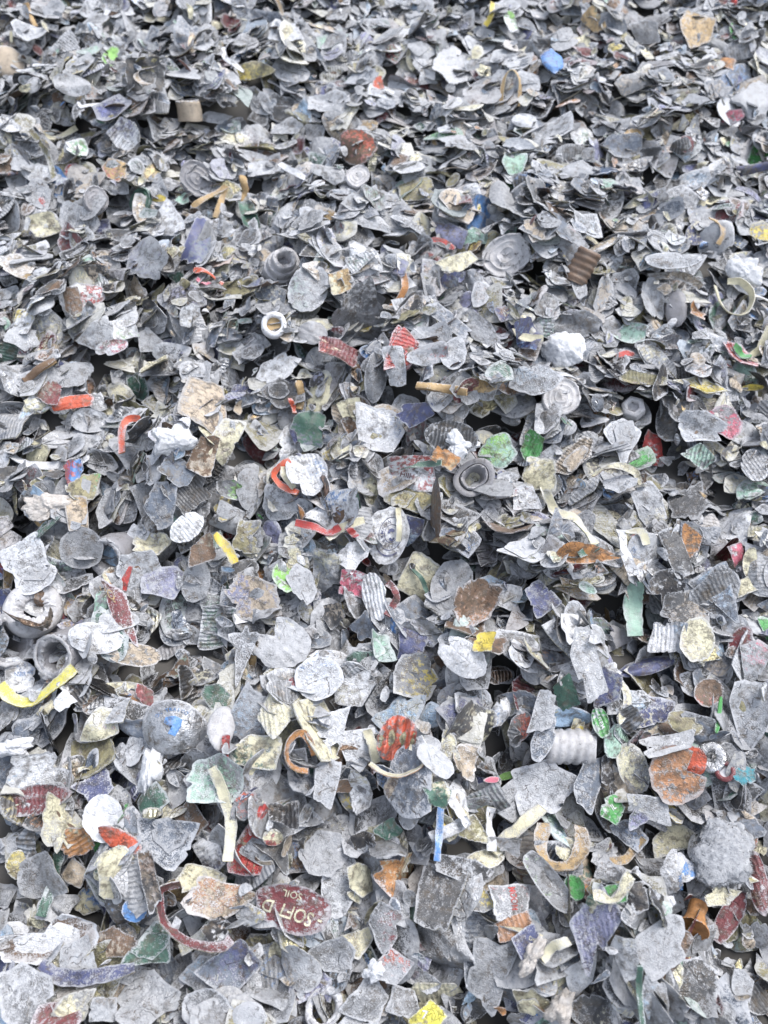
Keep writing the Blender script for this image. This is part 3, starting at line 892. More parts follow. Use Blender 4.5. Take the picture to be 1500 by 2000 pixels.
F 312 398 38 30 -15 p y -:0 .1|mustard yellow folded scrap
F 357 388 26 24 -10 p M -:0 .2|small mint green scrap beside dark ring
F 700 288 76 62 -10 o B R:.42 .3|brown round flake with red patch
F 642 335 72 42 -5 p l r:.3 .55|pale flake with crimson underside edge
F 882 134 78 58 25 j w -:0 .9|bright white ragged flake
D 1081 117 42 50 40 r b n:.4 .02|glossy blue plastic scrap
F 996 44 24 46 15 p w H:.5 .3|green and white triangular flake
F 1362 58 76 76 15 p t K:.4 .4|peach tan plate shaped flake
D 1472 190 72 70 -30 p l d:.3 .5|pale shell shaped plastic disc at the frame edge
F 1030 236 62 28 -3 o w -:0 .95|small bright white oval flake
F 1138 258 52 40 10 p w G:.34 .5|white flake with green swirl
F 1005 318 48 46 -10 p M G:.35 .3|mint green torn flake
F 1002 348 26 36 5 p G M:.4 .3|green frosted flake under mint green one
F 983 376 66 52 -25 o g -:0 .75|grey frosted oval pebble like flake
F 1420 118 30 26 -15 r o -:0 .1|small orange square flake
F 1158 38 46 52 15 c t A:.4 .35|tan curled flake near the top of the frame
F 1462 334 86 22 5 r n k:.45 .1|dark navy bar shaped flake
F 800 328 66 28 5 o w -:0 .85|white oval flake resting on an olive one
F 812 368 72 56 20 p A g:.35 .3|olive brown curved flake
F 735 166 34 26 35 j R w:.3 .2|small orange red torn scrap
F 1236 268 34 42 -50 o t o:.4 .3|tan orange curled flake
F 942 190 76 52 0 o e -:0 .6|grey fan shaped disc
F 222 330 56 40 -15 p t r:.4 .4|cream flake with red end
F 150 290 46 34 -10 p w G:.45 .4|white flake with grass green specks
F 1430 230 48 28 5 p p l:.5 .5|dusty pink flake above navy bar
F 60 60 64 40 10 p l -:0 .65|pale torn flake in the upper corner
F 560 60 70 34 -5 p l L:.3 .7|pale blue white flake near the top of the frame
F 640 200 80 36 8 p l -:0 .68|light grey flake above the brown round one
F 1240 160 92 40 12 p g K:.35 .55|grey layered flake above a tan curl
F 1130 330 84 34 5 p l v:.25 .6|pale flake with faint lilac tint
F 1330 380 78 46 -10 p g -:0 .6|grey plain flake below navy bar
F 520 330 72 34 -5 p w c:.2 .75|white wrinkled flake near tan stick
F 80 340 84 40 -8 p w c:.3 .7|white creased flake above cream flake
F 560 250 66 30 10 p l b:.2 .65|pale flake with faint blue print
F 760 90 66 34 10 p w c:.25 .7|whitish torn flake near the top of the frame
F 1260 60 70 40 -10 p g -:0 .55|grey curled flake near the top of the frame
F 900 270 80 30 0 p l -:0 .7|light grey thin layered flake
F 420 230 64 34 15 p l -:0 .68|pale flake above the tan sticks
F 730 430 76 36 -10 p l M:.2 .66|pale flake above the dark pit
F 600 430 70 34 15 p g -:0 .6|grey ragged flake above a coiled spout
"""
# band:  width colour under edge(0 flat..1 on edge) | x,y ... | name | label
STRIPS = """
20 D g .1|120,1662 104,1712 82,1790|metal_strip|dark green frosted strip lying on grey flake
20 m c .55|352,1728 316,1738 312,1762 322,1800 368,1838 430,1848 452,1832|metal_strip|maroon curled strip with cream inner face
22 c c .1|414,1500 434,1545 450,1610 446,1682|plastic_strip|long cream curved strip standing over greenish flake
27 n c .45|80,1882 112,1908 190,1908 264,1888|metal_strip|purple blue curled strip with cream inside
14 b b .1|864,1560 858,1630 854,1682|plastic_strip|narrow sky blue strip
22 w d .1|840,1636 878,1622 916,1603|metal_strip|white and black strip crossing sky blue one
18 w c .1|958,1578 957,1612 958,1662|plastic_strip|short upright white strip
26 c c .05|962,1664 1005,1624 1058,1578|plastic_strip|wide yellowish cream strip
28 t K .3|1062,1606 1056,1655 1078,1690 1116,1688 1138,1650 1134,1612|metal_strip|tan and grey band bent into a U
17 t c .3|1188,1682 1228,1674 1256,1636|metal_strip|tan and cream bent strip
18 c c .2|1060,1876 1080,1850 1113,1837|plastic_strip|crinkled cream strip beside tan tuft
12 D D .1|1249,1885 1250,1940 1254,1998|plastic_strip|dark green stalk like strip
22 c g .2|1158,1752 1200,1752 1232,1712|metal_strip|pale grey strip over green curved flake
24 Y y .25|2,1336 24,1362 62,1368 108,1336 147,1304|plastic_strip|bright yellow bent strip below grey tube
20 c A .1|106,1372 88,1386 76,1400|plastic_strip|short cream strip beside yellow band
14 o t .7|612,1476 604,1446 588,1430 566,1446 562,1482 580,1500 602,1506|metal_strip|tan orange strip bent into an open ring
16 c o .6|722,1490 746,1506 780,1512 815,1500 832,1482 820,1462 800,1456|plastic_strip|cream and orange loop below red crushed cap
20 c c .2|716,1425 728,1455 736,1490|plastic_strip|pale cream strip beside the red crushed cap
34 M G .1|1243,1136 1234,1188 1242,1242|plastic_strip|translucent sea green sheet strip
8 G G .1|1408,1362 1406,1400 1397,1432|plant_stem|thin olive green stem
14 R o .5|273,816 252,822 238,846 236,882|plastic_strip|orange red curved strip beside frost lump
16 w l .3|18,884 46,902 80,910 122,906|plastic_strip|white curved stick with a sharp tip
18 y y .1|421,1042 440,1066 459,1100|plastic_strip|deep yellow strip in a dark gap
14 R o .55|566,897 544,916 536,932 556,952 582,961|plastic_strip|orange red strip bent round a cream one
12 c c .4|552,910 556,930 574,952|plastic_strip|small cream strip inside orange red one
15 r p .2|577,1021 612,1028 642,1040 664,1030|plastic_strip|crimson strip below white printed cap
13 r p .2|678,1030 696,1046|plastic_strip|short crimson stub beside crimson strip
16 c A .1|640,1052 664,1034 712,1016|plastic_strip|cream strip crossing under crimson stub
13 D M .1|778,914 818,906 861,903|plastic_strip|dark green flat strip across red printed cap
12 c A .1|778,992 780,1020 778,1058|plastic_strip|upright olive cream strip on emblem disc
16 m m .2|756,1138 776,1166 756,1202|metal_strip|maroon strip bent at an angle
9 D D .3|804,1108 824,1132 836,1162|plant_stem|dark green curved stalk on cream sheet
15 c m .6|1157,928 1178,914 1206,910 1240,922 1252,946|metal_strip|cream and maroon loop of band
18 c c .1|1062,950 1070,972 1088,1002|plastic_strip|cream short strip above dark stack
18 c D .15|1086,1000 1122,1008 1146,1044 1164,1066|plastic_strip|cream strip with green upper end in dark stack
16 D D .1|1130,1086 1148,1076 1168,1068|plastic_strip|dark green stub on orange flake
20 w l .2|1214,1032 1220,1080 1240,1122|metal_strip|white bent strip beside pale blue oval
15 c A .2|1222,1034 1250,1040 1264,1062|plastic_strip|cream strip bent over white strip
12 R o .4|378,526 402,532 436,553|plastic_strip|orange red strip above a slate stack
10 p p .3|385,545 398,552 410,558|plastic_strip|short pinkish red strip
14 B t .2|44,742 74,724 106,700|wood_stick|brown tapered stick in a grey stack
15 o t .4|782,524 791,556 780,586 760,606|plastic_strip|tan orange curl like a thorn
16 t B .1|814,752 862,757 911,766|wood_stick|flat brown wooden bar in a dark ledge
14 t t .1|584,744 588,768 582,798|wood_stick|short pale wooden stick
9 R o .3|566,778 572,792 576,806|plastic_strip|tiny orange curl beside wooden stick
14 c c .7|1396,560 1404,590 1428,612 1458,606 1468,574 1446,552 1420,552|plastic_strip|cream ring of bent strip
14 w c .3|1424,552 1460,566 1502,590|plastic_strip|white band trailing from cream ring
13 c G .2|1502,638 1484,678 1466,696|plastic_strip|cream strip with green tip at the frame edge
12 G D .2|1466,696 1448,690 1432,676|plastic_strip|green strip below cream one
10 t t .4|1386,424 1408,434 1412,456 1402,478|plastic_strip|small tan hook by pale plastic disc
13 c c .2|1004,640 1018,658 1062,660|plastic_strip|cream strip curling out of navy scrap
12 t y .1|376,405 408,382 441,364|plastic_strip|yellowish tan strip pointing at dark ring
12 t y .1|441,364 432,392 420,426|plastic_strip|yellowish tan strip leaning down
14 t o .1|474,344 478,372 474,396|wood_stick|light tan pointed stick
9 t c .6|978,212 981,165 992,142 1006,140 1017,162 1012,206|plastic_strip|thin tan arch shaped band
11 t c .3|1222,256 1238,270 1248,288|plastic_strip|tan curled strip near mint flake
10 t o .1|50,6 56,24 70,52|wood_stick|tan splinter near the top of the frame
10 c c .3|356,8 372,20 372,36|plastic_strip|small cream hook near the top of the frame
11 y t .3|962,2 960,28 948,48|plastic_strip|yellowish curl at the top edge
12 w l .2|545,316 575,338 606,352|plastic_strip|white curved strip beside brown round flake
10 c c .2|80,262 110,268 150,250|plastic_strip|thin cream strip in a grey stack
"""
# tube: x y radius_px axis_angle tilt(0 facing viewer) depth type colour | label
TUBES = """
925 932 42 90 18 1.0 flare E|grey flared plastic spout with deep round hole
104 1282 50 200 34 1.1 tube E|grey plastic tube end with ragged frosted hole
16 1254 56 20 34 1.2 tube E|large grey ribbed tube at the frame edge
66 1188 54 70 22 .7 ring e|frosted grey ring with small ragged hole
208 1090 44 200 38 1.0 tube E|grey tube half covered by grey oval flake
552 512 38 80 30 1.0 coil e|translucent grey coiled spout
988 498 50 100 20 .35 cup e|translucent pale plastic disc with raised centre
382 348 36 90 20 .6 cup E|dark grey concentric plastic cup
186 388 30 60 35 .8 cup E|brownish grey plastic cup near yellow scrap
535 633 25 85 12 .8 neck w|white bottle neck ring with brown plug
1110 1458 36 175 84 1.0 thread e|grey threaded spout lying on its side
1237 793 24 85 25 .9 nut e|small grey hexagonal nut shaped plug
1096 772 42 60 25 .25 cup e|grey plastic disc below the white lump
698 342 27 80 35 .6 cup e|pale grey ridged plastic cup
272 392 30 140 40 .6 cup D|dark green frosted ridged cap
366 198 26 100 60 1.0 tube K|beige tube lying on its side near the top
1355 1805 31 255 40 1.2 bell o|orange tan flared plastic cup
632 1968 40 100 20 .4 tube e|grey plastic ring with dark hole at the bottom edge
1388 1478 30 110 25 .3 ring w|shiny metal ring with dark hole
1416 1506 19 100 15 .3 neck m|red and white roundel beside shiny ring
1047 28 24 80 50 .35 cup e|grey plastic oval at the top edge
1136 522 25 60 80 1.0 thread B|brown ridged cap roll in a dark gap
"""
# ----------------------------------------------------------------- setting: the ground the heap lies on


def ground():
    xs = np.concatenate([[-300, -60, -10, -3], np.linspace(-1.2, 1.2, 41), [3, 10, 60, 300]])
    ys = np.concatenate([[-300, -60, -10, -2, -.9], np.linspace(-.5, 1.9, 49), [2.6, 4.0, 10, 60, 300]])
    GXm, GYm = np.meshgrid(xs, ys, indexing='ij')
    Z = np.full_like(GXm, -.075)
    ins = (GXm > GX0) & (GXm < GX0 + CELL * GNX) & (GYm > GY0) & (GYm < GY0 + CELL * GNY)
    ii = np.clip(((GXm - GX0) / CELL).astype(int), 0, GNX - 1); jj = np.clip(((GYm - GY0) / CELL).astype(int), 0, GNY - 1)
    Z = np.where(ins, RELIEF[ii, jj] - .050, Z)
    P = np.stack([GXm.ravel(), GYm.ravel(), Z.ravel()], 1)
    M = np.array(SLOPE)[:3, :3]
    P = P @ M.T
    lo, hi = -.42, 1.05
    P[:, 2] = np.clip(P[:, 2], lo, hi)                # level floor in front, level top behind
    nx, ny = len(xs), len(ys)
    i, j = np.meshgrid(np.arange(nx - 1), np.arange(ny - 1), indexing='ij')
    a = (i * ny + j).ravel(); b = ((i + 1) * ny + j).ravel()
    T = np.concatenate([np.column_stack([a, b, b + 1]), np.column_stack([a, b + 1, a + 1])])
    o = build('ground', P, T, {}, gm, sharp=0)
    o['kind'] = 'structure'
    o['label'] = 'dark earth under the scrap heap'


ground()

# ----------------------------------------------------------------- loose pieces laid at random
ZT = .0008
protos = []
for q in range(60):
    kd = 'pppjprtcjp'[q % 10] if q % 7 else 'o'
    zf = zfunc(rng, bend=.17, folds=int(rng.integers(0, 3)), slope=.26, dents=.030, lip=rng.choice([0, 0, 0, .1, -.12]))
    n = 22
    main = flake_unit(n, [1, .93, .66, .34], kd, rng, zf, rng.uniform(.035, .075))
    parts = [main]
    if q % 3 == 0:
        th = rng.uniform(0, 6.28); s = rng.uniform(.5, .75)
        zo = rng.uniform(.05, .09)
        parts.append(flake_unit(16, [1, .9, .5], 'p', rng, (lambda f, d: lambda x, y: f(x, y) + d)(zf, zo), .05, ox=.3 * math.cos(th), oy=.3 * math.sin(th), sc=s))
    off = 0; Vs, Ts, Rs, Tp = [], [], [], []
    for V, T, r_, t_ in parts:
        Vs.append(V); Ts.append(T + off); Rs.append(r_); Tp.append(t_); off += len(V)
    protos.append((np.concatenate(Vs), np.concatenate(Ts), np.concatenate(Rs), np.concatenate(Tp), kd))
N_BIG = len(protos)
for q in range(16):                                   # crumbs and slivers
    V, T, r_, t_ = flake_unit(9, [1, .6], 'pjtr'[q % 4], rng, zfunc(rng, bend=.3, folds=2, slope=.4), .16)
    protos.append((V, T, r_, t_, 'p'))

CW = [('g', 28, 'grey'), ('l', 22, 'pale grey'), ('w', 5, 'white'), ('d', 15, 'dark grey'), ('s', 10, 'slate blue'), ('c', 9, 'cream'), ('K', 5, 'pinkish grey'), ('A', 4, 'olive'),
      ('B', 3, 'brown'), ('v', 2, 'lavender grey'), ('k', 2, 'black'), ('m', 1.6, 'maroon'), ('n', 1.6, 'indigo'), ('D', 2, 'dark green'), ('M', 1.4, 'mint'), ('t', 1.5, 'tan'),
      ('L', 2, 'pale blue'), ('r', .3, 'red'), ('y', .25, 'yellow'), ('o', .25, 'orange'), ('G', .25, 'green'), ('b', .3, 'blue')]
CWp = np.array([c[1] for c in CW], float); CWp /= CWp.sum()
CNAME = {c[0]: c[2] for c in CW}
CNAME['E'] = 'charcoal grey'
UND = ['A', 'd', 'B', 'g', 'c', 'E']


def rand_look():
    c = CW[rng.choice(len(CW), p=CWp)][0]
    pc = CW[rng.choice(len(CW), p=CWp)][0] if rng.random() < .4 else str(rng.choice(list('LcMmDbvAyuKwt')))
    f = float(np.clip(rng.normal(.46, .21), .04, .92))
    if c in 'rymnobG':
        f *= .6
    return dict(c=c, pc=pc, pm=float(rng.choice([0, 0, .25, .38, .46])), f=f, st=float(rng.choice([0, 0, 0, 0, 0, 0, 0, 0, .5, .8])), u=UND[rng.integers(len(UND))], metal=float(rng.choice([0, 0, 0, .35, .7])))


RAND = []


def in_area(x, y):
    return abs(x) < .30 + .27 * (y + .06) / 1.22 + .10 and -.20 < y < 1.42


def drop(x, y, a, b, yaw, gsx, gsy, keep, kind, sink=88, dark=0.0):
    fr = lay(x, y, a, b, yaw, gsx, gsy, keep, ZT, sink)
    if fr is None:
        return
    RAND.append(dict(kind=kind, fr=fr, a=a, b=b, p=int(rng.integers(N_BIG)) if max(a, b) > .0075 else N_BIG + int(rng.integers(16)), look=rand_look()))
    RAND[-1]['look']['f'] += .24 * min(1.0, max(0.0, y - .2))   # rime raised up the heap to paint in its brighter, hazier light
    if rng.random() < dark:
        RAND[-1]['look'].update(c=str(rng.choice(list('dABksEdg'))), f=float(rng.uniform(.05, .4)))


def deposit(N, small=1.0, kinds=('flake',), kp=(1.0,), pits=True):
    k = 0
    while k < N:
        y = rng.uniform(-.20, 1.42); x = rng.uniform(-.72, .72)
        if not in_area(x, y):
            continue
        dd = sum(d * math.exp(-((x - px) ** 2 + (y - py) ** 2) / (r * r)) for px, py, r, d in pit_xy)
        if pits and rng.random() < min(.62, dd / .03):
            k += 1
            continue
        a = float(np.clip(rng.lognormal(math.log(.0165), .36), .006, .025)) * small
        b = a * rng.uniform(.36, .95)
        tx, ty = tilt_at(x, y)
        zw = max(math.exp(-((x - zx) ** 2 + (y - zy) ** 2) / (r * r)) for zx, zy, r, _u, _v in zone_xy)
        kd = str(rng.choice(kinds, p=kp))
        if kd == 'strip':
            drop(x, y, rng.uniform(.016, .03), .004, rng.uniform(0, 6.28), tx + rng.normal(0, .3), ty + rng.normal(0, .3), .7, kd); k += 1
            continue
        if rng.random() < .20 + .2 * zw:                         # a little stack that slid together
            m = int(rng.integers(3, 9)); sx_, sy_ = rng.normal(0, .0035, 2); yaw = rng.uniform(0, 6.28)
            tx += rng.normal(0, .22 * (1 - .7 * zw)); ty += rng.normal(0, .22 * (1 - .7 * zw))
            for q in range(m):
                drop(x + q * sx_ + rng.normal(0, .004), y + q * sy_ + rng.normal(0, .004), a * rng.uniform(.75, 1.2), b * rng.uniform(.75, 1.2), yaw + rng.normal(0, .4), tx + rng.normal(0, .08), ty + rng.normal(0, .08), .25, 'flake', 68, .55 * zw)
                k += 1
        else:
            if rng.random() < .07 * (1 - .6 * min(1, max(0, y))):
                tx += rng.normal(0, 1.3); ty += rng.normal(0, 1.3)
            s = .26 * (1 - .6 * zw) * (1 - .45 * min(1, max(0, y / 1.0)))
            drop(x, y, a, b, rng.uniform(0, 6.28), tx + rng.normal(0, s), ty + rng.normal(0, s), rng.uniform(.4, .8) * (1 - .5 * zw), kd, 88, .55 * zw)
            k += 1


deposit(5800, 1.08, pits=False)
for px_, py_, r_, d_ in pit_xy:                       # the floor of every pit is strewn with flakes too
    for _ in range(int(14 + r_ * r_ * 9000)):
        x_, y_ = px_ + rng.normal(0, r_ * .7), py_ + rng.normal(0, r_ * .7)
        a_ = float(rng.uniform(.012, .022))
        drop(x_, y_, a_, a_ * rng.uniform(.6, .9), rng.uniform(0, 6.28), rng.normal(0, .35), rng.normal(-.1, .35), .4, 'flake', 75)
deposit(3900)


def fill_holes(init, n=9000, lo=.006, hi=.014):
    """Small pieces for every spot where the ground would still show."""
    i, j = np.nonzero(HM <= init + 1e-6)
    for q in rng.permutation(len(i))[:n]:
        if HM[i[q], j[q]] > init[i[q], j[q]] + 1e-6:
            continue
        x, y = gx[i[q]], gy[j[q]]
        if in_area(x, y):
            a = float(rng.uniform(lo, hi)); drop(x, y, a, a * rng.uniform(.5, .9), rng.uniform(0, 6.28), rng.normal(0, .3), rng.normal(0, .3), .3, 'flake', 60, .6)


INIT = RELIEF - .045
fill_holes(INIT)
deposit(3400, .92, ('flake', 'strip', 'crumple'), (.90, .045, .055))
# the heap face is brought to the level the camera was set for
_m = (np.abs(XX) < .26 + .28 * (YY + .05) / 1.2) & (YY > -.05) & (YY < 1.15)
LEVEL = float(HM[_m].mean())
HM -= LEVEL
for q in RAND:
    c, ax, ay, n = q['fr']; q['fr'] = (c - np.array([0, 0, LEVEL]), ax, ay, n)
ground_o = bpy.data.objects['ground']
ground_o.location = SLOPE @ Vector((0, 0, -LEVEL))

# ----------------------------------------------------------------- pieces placed where the photograph shows them


def fit_slope(P, r):
    i0, i1, j0, j1 = cells(P[0], P[1], r)
    h = HM[i0:i1, j0:j1]
    if h.size < 9:
        return 0.0, 0.0
    dx = gx[i0:i1] - P[0]; dy = gy[j0:j1] - P[1]
    hm = h - h.mean()
    return float((hm * dx[:, None]).mean() / ((dx * dx).mean() + 1e-9)), float((hm * dy[None, :]).mean() / ((dy * dy).mean() + 1e-9))


def set_plane(X, Y, w, h, ang, k, t=.0014, jit=.17, sink=82):
    """Plane for a piece with an apparent size w x h px at X, Y: (centre, half axis a, half axis b, normal)."""
    P = hit(X, Y)
    v = CAM - P; dist = np.linalg.norm(v); v /= dist
    sx, sy = fit_slope(P, max(w, h) / 2 * dist / FPX + .006)
    up = np.array([-sx * .6, -sy * .6, 1.0]); up /= np.linalg.norm(up)
    n = (1 - k) * up + k * v + rng.normal(0, jit, 3) * np.array([1, 1, .3])
    n /= np.linalg.norm(n)
    if np.dot(n, v) < .42:
        n = n + v * (.42 - np.dot(n, v)) * 1.2; n /= np.linalg.norm(n)
    ca, sa = math.cos(R(ang)), math.sin(R(ang))
    u = np.linspace(-1, 1, 9)
    uu, vv = np.meshgrid(u, u); m = uu * uu + vv * vv <= 1
    for it in range(3):
        A = on_plane(X + w / 2 * ca, Y - w / 2 * sa, P, n) - P
        B = on_plane(X - h / 2 * sa, Y - h / 2 * ca, P, n) - P
        S = P + uu[m][:, None] * A + vv[m][:, None] * B
        d = np.percentile(hm_at(S[:, 0], S[:, 1]) - S[:, 2], sink) + t
        ds = np.clip(d * n[2] / max(np.dot(v, n), .3), -.02, .03)
        P = P + v * ds
    A = on_plane(X + w / 2 * ca, Y - w / 2 * sa, P, n) - P
    B = on_plane(X - h / 2 * sa, Y - h / 2 * ca, P, n) - P
    return P, A, B, n


def raise_map(P, A, B, extra=0.0):
    m = max(6, int(max(np.linalg.norm(A), np.linalg.norm(B)) / CELL * 3))
    u = np.linspace(-1, 1, m); uu, vv = np.meshgrid(u, u); k = uu * uu + vv * vv <= 1
    S = P + uu[k][:, None] * A + vv[k][:, None] * B
    i = np.clip(((S[:, 0] - GX0) / CELL).round().astype(int), 0, GNX - 1); j = np.clip(((S[:, 1] - GY0) / CELL).round().astype(int), 0, GNY - 1)
    np.maximum.at(HM, (i, j), S[:, 2] + extra)


def frame(P, ax, ay, n):
    return Matrix(((ax[0], ay[0], n[0], P[0]), (ax[1], ay[1], n[1], P[1]), (ax[2], ay[2], n[2], P[2]), (0, 0, 0, 1)))


def mat_of(P, A, B, n):
    """Object frame and the 3x3 that takes unit outline coordinates to local metres."""
    ax = A / np.linalg.norm(A); ay = np.cross(n, ax)
    s = (np.linalg.norm(A) + np.linalg.norm(B)) / 2
    L = np.array([[A @ ax, B @ ax, 0], [A @ ay, B @ ay, 0], [A @ n, B @ n, s]])
    return frame(P, ax, ay, n), L, s


def note(o, label, cat, group=None):
    o['label'] = label; o['category'] = cat
    if group:
        o['group'] = group


CAT = {'metal_flake': ('scrap flake', 'metal flakes shredded onto the heap'), 'crumpled_scrap': ('scrap', 'crumpled pieces of sheet scrap in the heap'),
       'metal_strip': ('strip', 'strips of torn band in the heap'), 'plastic_strip': ('strip', 'strips of torn band in the heap'),
       'plastic_disc': ('disc', 'plastic discs in the heap'), 'plastic_tube': ('tube', 'plastic tubes and rings in the heap'), 'frost_clump': ('frost', 'frost lumps on the heap'),
       'plant_stem': ('stem', 'green stems in the heap'), 'wood_stick': ('stick', 'wooden sticks in the heap'), 'foil_scrap': ('scrap', None),
       'plastic_flake': ('plastic flake', 'plastic flakes in the heap'), 'crushed_cap': ('cap', 'crushed caps in the heap')}
FONT = None
SIZES = []
PLACED = []                                           # (x, y, label)


def text_mesh(s, bold=.0):
    cu = bpy.data.curves.new('t', 'FONT'); cu.body = s; cu.align_x = 'CENTER'; cu.align_y = 'CENTER'; cu.size = 1.0; cu.offset = bold
    cu.resolution_u = 3
    o = bpy.data.objects.new('t', cu); COL.objects.link(o)
    dg = bpy.context.evaluated_depsgraph_get()
    me = o.evaluated_get(dg).to_mesh()
    me.calc_loop_triangles()
    V = np.array([v.co[:] for v in me.vertices]); T = np.array([t.vertices[:] for t in me.loop_triangles])
    o.evaluated_get(dg).to_mesh_clear()
    bpy.data.objects.remove(o); bpy.data.curves.remove(cu)
    return V, T


def split_long(V, T, L):
    """Cut triangles so that lettering can follow a bent sheet."""
    for _ in range(2):
        e = np.stack([np.linalg.norm(V[T[:, k]] - V[T[:, (k + 1) % 3]], axis=1) for k in range(3)], 1)
        big = e.max(1) > L
        if not big.any():
            break
        keep = T[~big]; new = []
        V = list(V)
        for t, ed in zip(T[big], e[big]):
            k = int(ed.argmax()); a, b, c = t[k], t[(k + 1) % 3], t[(k + 2) % 3]
            V.append((np.array(V[a]) + np.array(V[b])) / 2); m = len(V) - 1
            new += [(a, m, c), (m, b, c)]
        V = np.array(V); T = np.concatenate([keep, np.array(new)])
    return V, T


def writing(parent, zf, L, s, strings, name='lettering'):
    """strings: (text, x, y, size, degrees, colour, squeeze) in unit outline coordinates of the sheet zf."""
    Vs, Ts, Cs, off = [], [], [], 0
    for tx, x, y, sz, dg, colr, sq in strings:
        V, T = text_mesh(tx, .012)
        V, T = split_long(V, T, .3)
        V = V[:, :2] * sz * np.array([sq, 1]); c, sn = math.cos(R(dg)), math.sin(R(dg))
        V = np.column_stack([x + V[:, 0] * c - V[:, 1] * sn, y + V[:, 0] * sn + V[:, 1] * c])
        U = np.column_stack([V, zf(V[:, 0], V[:, 1]) + .00035 / s])
        Vs.append(U @ L.T); Ts.append(T + off); Cs.append(np.tile(PAL[colr], (len(U), 1))); off += len(U)
    V, T = np.concatenate(Vs), np.concatenate(Ts)
    return build(name, V, T, attrs(V, np.concatenate(Cs), .30), 'metal', parent, Matrix.Identity(4), sharp=0)


def arc_band(zf, s, cx, cy, r0, r1, a0, a1, n=40):
    ph = np.linspace(a0, a1, n)
    p = np.concatenate([np.column_stack([cx + r0 * np.cos(ph), cy + r0 * np.sin(ph)]), np.column_stack([cx + r1 * np.cos(ph), cy + r1 * np.sin(ph)])])
    V = np.column_stack([p, zf(p[:, 0], p[:, 1]) + .0004 / s])
    i = np.arange(n - 1)
    T = np.concatenate([np.column_stack([i, i + n, i + n + 1]), np.column_stack([i, i + n + 1, i + 1])])
    return V, T


WRITE = {
    'soft': [('- SOFT D', .02, -.16, .78, 176, 'c', .52), ('SOIL', -.1, .56, .42, 178, 'c', .6)],
    'seven': [('7', -.2, .0, .75, 0, 'w', .9)],
    'redtext': [('MOOM', .0, .15, .42, 78, 'r', .8)],
    'navytext': [('DKU', .45, .15, .34, -50, 'c', .9)],
    'bluecap': [('ROVIAL', .25, -.05, .22, 128, 'b', .9)],
    'nspir': [('NSPIR', .0, .02, .34, -6, 'b', .8)],
    'maroonlong': [('IAL', -.72, .15, .75, 6, 'c', .5)],
    'goldtext': [('UQ', -.1, .62, .55, -35, 't', .9)],
    'greentext': [('UTEM', .0, .0, .58, -78, 'w', .62)],
    'greenil': [('IL', .0, .1, .7, 60, 'w', .8)],
    'redprint': [('HIIH', -.18, -.22, .4, -4, 'm', .7)],
}


REL = (' beside ', ' above ', ' below ', ' under ', ' near ', ' at ', ' on ', ' leaning ', ' resting ', ' lying ', ' inside ', ' behind ', ' between ', ' covering ', ' in ', ' in front', ' tucked ', ' across ', ' over ', ' bent ',
       ' half ', ' crossed ', ' standing ', ' crossing ', ' curling ', ' trailing ', ' by ', ' pointing ', ' hanging ', ' left of ', ' beneath ', ' before ', ' with ')


def noun(label):
    cut = min([label.find(q) for q in REL if label.find(q) > 0] + [len(label)])
    return label[:cut].strip()


